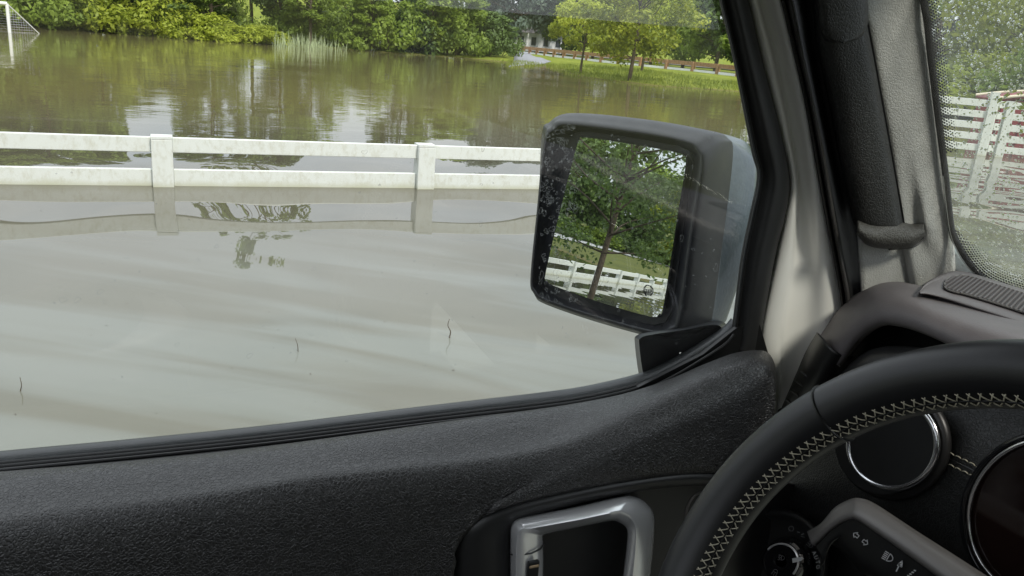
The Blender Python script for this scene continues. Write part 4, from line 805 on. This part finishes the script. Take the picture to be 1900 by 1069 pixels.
# round air vent with bright ring
PV = lambda u, v: PX(u, v, .553)
vent = fill_poly('air_vent', [PX(1657+92*math.cos(t), 822+92*math.sin(t), .562) for t in np.linspace(0, 2*math.pi, 48, endpoint=False)], 'black', dash, .01, -1)
disk_ring('vent_surround', 1657, 822, 92, 100, lambda u, v: PX(u, v, .563), 'black', vent, .005)
disk_ring('vent_ring', 1657, 824, 78, 86, PV, 'chrome', vent, .0026, 80)
tube('vent_vane', crom([PX(u, v, .5555) for u, v in [(1612, 858), (1618, 838), (1650, 812), (1700, 796), (1735, 790)]], 30), .0016, 'trim_mid', vent, 6)
for k_ in range(2): tube('vent_slat', crom([PX(u, v+22+24*k_, .5545) for u, v in [(1612+8*k_, 846), (1650, 836), (1700, 822), (1728-8*k_, 812)]], 20), .0013, 'plastic', vent, 6)
# gauge
gv = fill_poly('gauge', [PX(1946+152*math.cos(t), 964+152*math.sin(t), .563) for t in np.linspace(0, 2*math.pi, 60, endpoint=False)], 'screen', dash, .004, -1)
disk_ring('gauge_ring', 1946, 964, 146, 152, lambda u, v: PX(u, v, .556), 'chrome', gv, .0016, 100)
disk_ring('gauge_surround', 1946, 964, 156, 160, lambda u, v: PX(u, v, .560), 'gloss_black', gv, .0030, 100)
# speaker on top of the dash
z0 = H-.184
so_ = [(1706, 541), (1720, 524), (1752, 508), (1785, 504), (1850, 522), (1960, 557), (2080, 595)]
si_ = [(1709, 546), (1724, 548), (1752, 555), (1785, 565), (1850, 586), (1960, 622), (2060, 655)]
loft('speaker_surround', [[PZ(u, v, z0-.02) for u, v in so_], [PZ(u, v, z0) for u, v in so_]]+[[PZ(u, v, z0+.0015) for u, v in mixp(so_, si_, t)] for t in (.2, .6)]+[[PZ(u, v, z0+.0005) for u, v in mixp(so_, si_, .86)], [PZ(u, v, z0-.002) for u, v in si_], [PZ(u, v+2, z0-.008) for u, v in si_], [PZ(u, v+3, z0-.02) for u, v in si_]], 'dash', dash, nu=80, thick=0)
gr = [(1752, 531), (1756, 520), (1772, 512), (1794, 511), (1850, 530), (1960, 566), (2040, 592), (2040, 618), (1960, 592), (1880, 566), (1800, 540), (1762, 537)]
gt_ = [(1752, 529), (1757, 519), (1772, 513), (1794, 512), (1850, 529), (1960, 564), (2060, 597)]; gb_ = [(1752, 532), (1757, 537), (1772, 542), (1794, 547), (1860, 567), (1960, 600), (2040, 628)]
ga_ = crom([PZ(u, v, z0+.0030) for u, v in gt_], 40); gb2 = crom([PZ(u, v, z0+.0030) for u, v in gb_], 40); grp = np.vstack([ga_, gb2[::-1]])
sg = mesh_obj('speaker_grille', np.vstack([ga_, gb2]), [(i, i+1, i+41, i+40) for i in range(39)], 'black', dash, smooth=False)
tube('grille_rim', grp, .0009, 'lever', sg, 6, True)
g = Geo(); gc = np.mean(grp[:, :2], 0); poly = grp[:, :2]
def inside(x, y):
    c = False
    for i in range(len(poly)):
        a, b = poly[i], poly[i-1]
        if (a[1] > y) != (b[1] > y) and x < (b[0]-a[0])*(y-a[1])/(b[1]-a[1])+a[0]: c = not c
    return c
mnx, mny = poly.min(0); mxx, mxy = poly.max(0); st = .0042
for i in range(int((mxx-mnx)/st)+1):
    for j in range(int((mxy-mny)/st)+1):
        x, y = mnx+i*st, mny+j*st+(i % 2)*st/2
        if inside(x, y): g.add(box_geo((x, y, z0+.0036), (.0030, .0019, .0012)))
g.build('grille_mesh', 'dash', sg, kind='stuff', smooth=False)
# ---------------- steering wheel
wc, wR, wr, wt = E2((.289, .152, H-.274)), .175, .0162, .428
wn = E2((-math.cos(wt), .01*math.cos(wt), math.sin(wt))); wn /= np.linalg.norm(wn); wa = np.cross(wn, [0, 0, 1]); wa /= np.linalg.norm(wa); wb = np.cross(wn, wa)
def wpt(t, ph, r=None, R_=None):
    rad = math.cos(t)*wa+math.sin(t)*wb; r = wr if r is None else r; return wc+rad*((R_ or wR)+r*math.cos(ph))+wn*r*math.sin(ph)*1.08
V = []; n1, n2 = 240, 32
for i in range(n1):
    for j in range(n2): V.append(wpt(2*math.pi*i/n1, 2*math.pi*j/n2))
F = [(i*n2+j, ((i+1) % n1)*n2+j, ((i+1) % n1)*n2+(j+1) % n2, i*n2+(j+1) % n2) for i in range(n1) for j in range(n2)]
sw = mesh_obj('steering_wheel', V, F, 'wheel', car)
def wang(u, v):     # ring angle that lies nearest a line of sight
    d = ray(u, v); t_ = np.dot(wc-CAMC, wn)/np.dot(d, wn); q = CAMC+d*t_-wc; return math.atan2(np.dot(q, wb), np.dot(q, wa))
ta = wang(1548, 770)
tube('leather_seam', [wpt(ta, p, wr+.0001) for p in np.linspace(0, 2*math.pi, 40, endpoint=False)], .0009, 'black', sw, 6, True)
# cross stitching round the inner side: two needle lines and zigzag threads
g = Geo(); ph0, ph1 = math.radians(143), math.radians(176); nst = 190
for i in range(nst):
    t0 = 2*math.pi*i/nst; t1 = 2*math.pi*(i+1)/nst; tm2 = (t0+t1)/2; lift = wr+.0004
    def seg(a, pa, b, pb, r_=.00036):
        g.add(tube_geo([wpt(a, pa, wr-.0002), wpt(a+(b-a)*.3, pa+(pb-pa)*.3, lift), wpt(a+(b-a)*.7, pa+(pb-pa)*.7, lift), wpt(b, pb, wr-.0002)], r_, 5))
    pm_ = (ph0+ph1)/2
    seg(t0, ph0, tm2, pm_); seg(t0, ph1, tm2, pm_); seg(tm2, pm_, t1+.3*(t1-t0), ph0); seg(tm2, pm_, t1+.3*(t1-t0), ph1)
g.build('cross_stitching', 'thread', sw)
tube('stitched_groove', [wpt(t, pm_, wr+.00005) for t in np.linspace(0, 2*math.pi, 160, endpoint=False)], .0006, 'black', sw, 6, True)
# spokes and hub
ts = wang(1330, 1240)
def spoke(tc_, wdt, m='wheel'):
    rings = []
    for f, ww, hh in ((0.02, 1.5, .95), (.12, 1.1, .8), (.35, .85, .6), (.7, .9, .7)):
        rad = math.cos(tc_)*wa+math.sin(tc_)*wb; tn = -math.sin(tc_)*wa+math.cos(tc_)*wb; c = wc+rad*(wR*(1-f)); rings.append([c+tn*wdt*ww*math.cos(q)+wn*.013*hh*math.sin(q)*1.0-wn*.02*f for q in np.linspace(0, 2*math.pi, 12, endpoint=False)])
    return ringloft('spoke', rings, m, sw, 40)
spk = wang(1375, 1260)
for a_s in (spk, math.pi-spk, -math.pi/2 if math.sin(spk) > 0 else math.pi/2): spoke(a_s, .018)
rings = [[wc-wn*dz+(math.cos(q)*wa+math.sin(q)*wb)*rr for q in np.linspace(0, 2*math.pi, 16, endpoint=False)] for rr, dz in ((.07, .05), (.072, .02), (.066, .006), (.04, -.002), (.005, -.004))]
ringloft('hub', rings, 'plastic', sw, 64)
# ---------------- lever with printed symbols
PL = lambda x: (lambda u, v: PX(u, v, x))
a_ = [(1500, 990), (1526, 974), (1552, 945), (1578, 931), (1596, 929), (1624, 940), (1700, 990), (1795, 1051), (1900, 1120)]
b_ = [(1505, 1000), (1531, 979), (1558, 956), (1580, 946), (1594, 945), (1618, 957), (1690, 1003), (1780, 1066), (1880, 1140)]
c_ = [(1510, 1010), (1537, 983), (1562, 966), (1580, 960), (1590, 961), (1610, 973), (1675, 1018), (1760, 1080), (1860, 1155)]
e_ = [(1528, 1040), (1540, 1010), (1556, 996), (1566, 992), (1574, 995), (1590, 1008), (1640, 1052), (1720, 1120), (1820, 1200)]
f_ = [(1522, 1050), (1522, 1000), (1527, 992), (1540, 998), (1560, 1012), (1600, 1052), (1640, 1080), (1700, 1150), (1790, 1240)]
lev = loft('control_lever', [LX(a_, .52), LX(mixp(a_, b_, .3), .505), LX(b_, .497), LX(mixp(b_, c_, .75), .492), LX(c_, .494)], 'lever', car, nu=90, thick=.002, off=-1)
loft('lever_face', [LX(c_, .4935), LX(mixp(c_, e_, .12), .4945), LX(e_, .495), LX(f_, .500), LX([(u, v+8) for u, v in f_], .515)], 'black', lev, nu=70, thick=.001, off=-1)
PS = PL(.4915)
A_ = lambda pts: [pts+[pts[0]]]
ar = [(1583, 990), (1591, 988.5), (1594, 993), (1599, 998), (1591, 1003)]  # turned below
def rot(pts, ang, c, s=1.): 
    ca, sa = math.cos(ang), math.sin(ang); return [(c[0]+s*(x*ca-y*sa), c[1]+s*(x*sa+y*ca)) for x, y in pts]
arrow = [(-8, 0), (-2.5, -6), (-2.5, -2.8), (3, -2.8), (3, 2.8), (-2.5, 2.8), (-2.5, 6)]
th_ = math.radians(38)
strokes('turn_signal_symbol', A_(rot(arrow, th_, (1590, 994.5)))+A_(rot([(-x, y) for x, y in arrow], th_, (1603.5, 1005))), 1.5, PS, 'mark', lev)
Dsh = [(0, -8), (0, 8), (4, 7.2), (9, 3.8), (10.5, 0), (9, -3.8), (4, -7.2)]
def lamp(c, ang, s=1., fog=False, n=5):
    L = A_(rot(Dsh, ang, c, s))
    for k in range(n): L.append(rot([(-11, -7.6+15.2*k/(n-1)), (-3, -7.6+15.2*k/(n-1))], ang, c, s))
    if fog: L.append(rot([(-7, -10), (-8, -3), (-6, 3), (-8, 10)], ang, c, s))
    return L
strokes('high_beam_symbol', lamp((1648, 1034), math.radians(30), .9), 1.7, PS, 'mark', lev)
strokes('flash_arrow', [[(1663, 1060), (1669, 1048)], [(1665, 1049), (1673, 1052)], [(1666, 1047.5), (1672, 1050)], [(1668, 1045), (1671, 1048)], [(1666, 1048), (1674, 1041)], [(1673, 1052), (1674, 1041)]], 2.2, PS, 'mark', lev)
strokes('detent_marks', [[(1684+4*k, 1068-3.2*k), (1687+4*k, 1069-3.2*k)] for k in range(4)], 2.2, PS, 'mark', lev)
# ---------------- headlamp switch
kn = ringloft('light_switch', [[PX(1440+r_*math.cos(q), 1040+r_*math.sin(q), x) for q in np.linspace(0, 2*math.pi, 16, endpoint=False)] for r_, x in ((98, .570), (95, .545), (88, .538), (82, .541), (70, .548), (20, .550))], 'plastic', car, 72, cap=True)
kk = ringloft('knob', [[PX(c+r_*math.cos(q), 1042+r_*math.sin(q)*1.02, x) for q in np.linspace(0, 2*math.pi, 16, endpoint=False)] for c, r_, x in ((1462, 46, .546), (1460, 44, .530), (1452, 38, .518), (1449, 33, .514), (1449, 29, .5145), (1449, 10, .515))], 'gloss_black', kn, 64, cap=True)
tube('knob_ring', [PX(1449+32*math.cos(q), 1042+33*math.sin(q), .5135) for q in np.linspace(-2.4, .75, 40)], .0010, 'satin', kn, 6)
for k, aa in enumerate((-1.0, -.35, .3)): tube('grip_rib', [PX(1451+37*math.cos(aa+t), 1042+38*math.sin(aa+t), .5165) for t in np.linspace(0, .38, 6)], .0016, 'lever', kn, 6)
fill_poly('pointer', [PX(u, v, .5125) for u, v in [(1472, 1036), (1488, 1033), (1492, 1037), (1486, 1041), (1473, 1044)]], 'mark', kn, .0015, -1)
PK = PL(.5125)
strokes('fog_lamp_symbol', lamp((1450, 1035), math.radians(10), .55, True, 3)+lamp((1438, 1062), math.radians(-60), .55, False, 3), 1.1, PK, 'mark_dim', kn)
PB = PL(.5365)
strokes('switch_symbols', [[(1468+4.6*math.cos(t), 981+4.6*math.sin(t)) for t in np.linspace(0, 6.28, 12)], [(1479, 987), (1484, 988)], [(1487, 992), (1492, 990)], [(1486, 995), (1493, 997)]]+lamp((1503, 1011), math.radians(45), .55, False, 3), 1.2, PB, 'mark_dim', kn)
def glyph(pts, c, ang, s): return [rot(L, ang, c, s) for L in pts]
Gl = {'A': [[(-3, 4), (0, -4), (3, 4)], [(-1.8, 1.2), (1.8, 1.2)]], 'U': [[(-2.8, -4), (-2.8, 2), (-1.4, 4), (1.4, 4), (2.8, 2), (2.8, -4)]], 'T': [[(-3, -4), (3, -4)], [(0, -4), (0, 4)]], 'O': [[(-2.6, -2.6), (-1, -4), (1, -4), (2.6, -2.6), (2.6, 2.6), (1, 4), (-1, 4), (-2.6, 2.6), (-2.6, -2.6)]]}
tx = []
for ch, (x, y), a in zip('AUTO', [(1511, 1026), (1514.5, 1034.5), (1517, 1043), (1518, 1052)], [1.1, 1.2, 1.32, 1.45]): tx += glyph(Gl[ch], (x, y), a, .85)
strokes('auto_lettering', tx, 1.3, PB, 'mark', kn)
# ---------------- the rest of the cabin (what the window glass mirrors and what shades the light)
XR, YR = -1.15, -1.12
box('cabin_roof', (.16, -.26, H+.30), (.72, 1.80, .03), 'headliner', car)
box('rear_roof', (-1.0, -.26, H+.30), (.3, 1.80, .03), 'headliner', car)  # centre roof panel left out so daylight reaches the door and pillar
box('windscreen_header', (.575, -.26, H+.26), (.11, 1.80, .07), 'headliner', car)
box('cabin_floor', (-.2, -.26, H-1.02), (2.0, 1.74, .03), 'carpet', car)
box('passenger_door', (-.20, YR, H-.66), (1.9, .05, .76), 'trim_dark', car)
box('cowl', (.84, -.30, H-.45), (.08, 1.66, .44), 'black', car)
box('rear_view_mirror', (.50, -.27, H+.14), (.02, .24, .07), 'black', car, bev=.008)
box('mirror_stalk', (.55, -.27, H+.20), (.06, .02, .03), 'black', car)
box('passenger_pillar', (.66, YR+.03, H-.05), (.09, .07, .72), 'trim_grey', car, [np.array([.97, 0, .24]), np.array([0, 1, 0]), np.array([-.24, 0, .97])])
box('passenger_rear_pillar', (-.55, YR, H), (.12, .06, .62), 'trim_grey', car)
box('driver_rear_pillar', (-.60, .60, H-.02), (.14, .06, .66), 'trim_grey', car)
box('dash_top', (.66, -.45, H-.215), (.20, 1.20, .03), 'trim_dark', car, bev=.01)  # coloured darker than the driver's pad to darken its reflection in the glass
box('dash_front', (.60, -.55, H-.42), (.05, 1.0, .40), 'trim_dark', car, bev=.01)
box('rear_bulkhead', (XR, -.26, H-.62), (.05, 1.74, .80), 'vinyl', car)
box('door_rail', (-.1, .60, H+.272), (1.3, .05, .03), 'rubber', car)
box('lower_door', (-.2, .560, H-.80), (1.75, .06, .56), 'trim_dark', car)
def seat(y):
    s = ringloft('seat', [[E2((x_+.24*math.cos(q)*s1, y+.25*math.sin(q), z_)) for q in np.linspace(0, 2*math.pi, 16, endpoint=False)] for x_, s1, z_ in ((-.22, .9, H-.95), (-.22, 1, H-.72), (-.22, .97, H-.66), (-.22, .6, H-.65))], 'leather', car, 40, cap=True)
    ringloft('seat_back', [[E2((x_+.07*math.cos(q), y+ww*math.sin(q), z_)) for q in np.linspace(0, 2*math.pi, 16, endpoint=False)] for x_, ww, z_ in ((-.46, .24, H-.70), (-.52, .26, H-.45), (-.60, .24, H-.15), (-.62, .16, H-.10))], 'leather', s, 40, cap=True)
    ringloft('headrest', [[E2((x_+.05*math.cos(q), y+.13*math.sin(q)*k_, z_)) for q in np.linspace(0, 2*math.pi, 16, endpoint=False)] for x_, k_, z_ in ((-.62, .7, H-.06), (-.62, 1, H-.03), (-.63, 1, H+.08), (-.63, .6, H+.11))], 'leather', s, 40, cap=True)
seat(-.66)
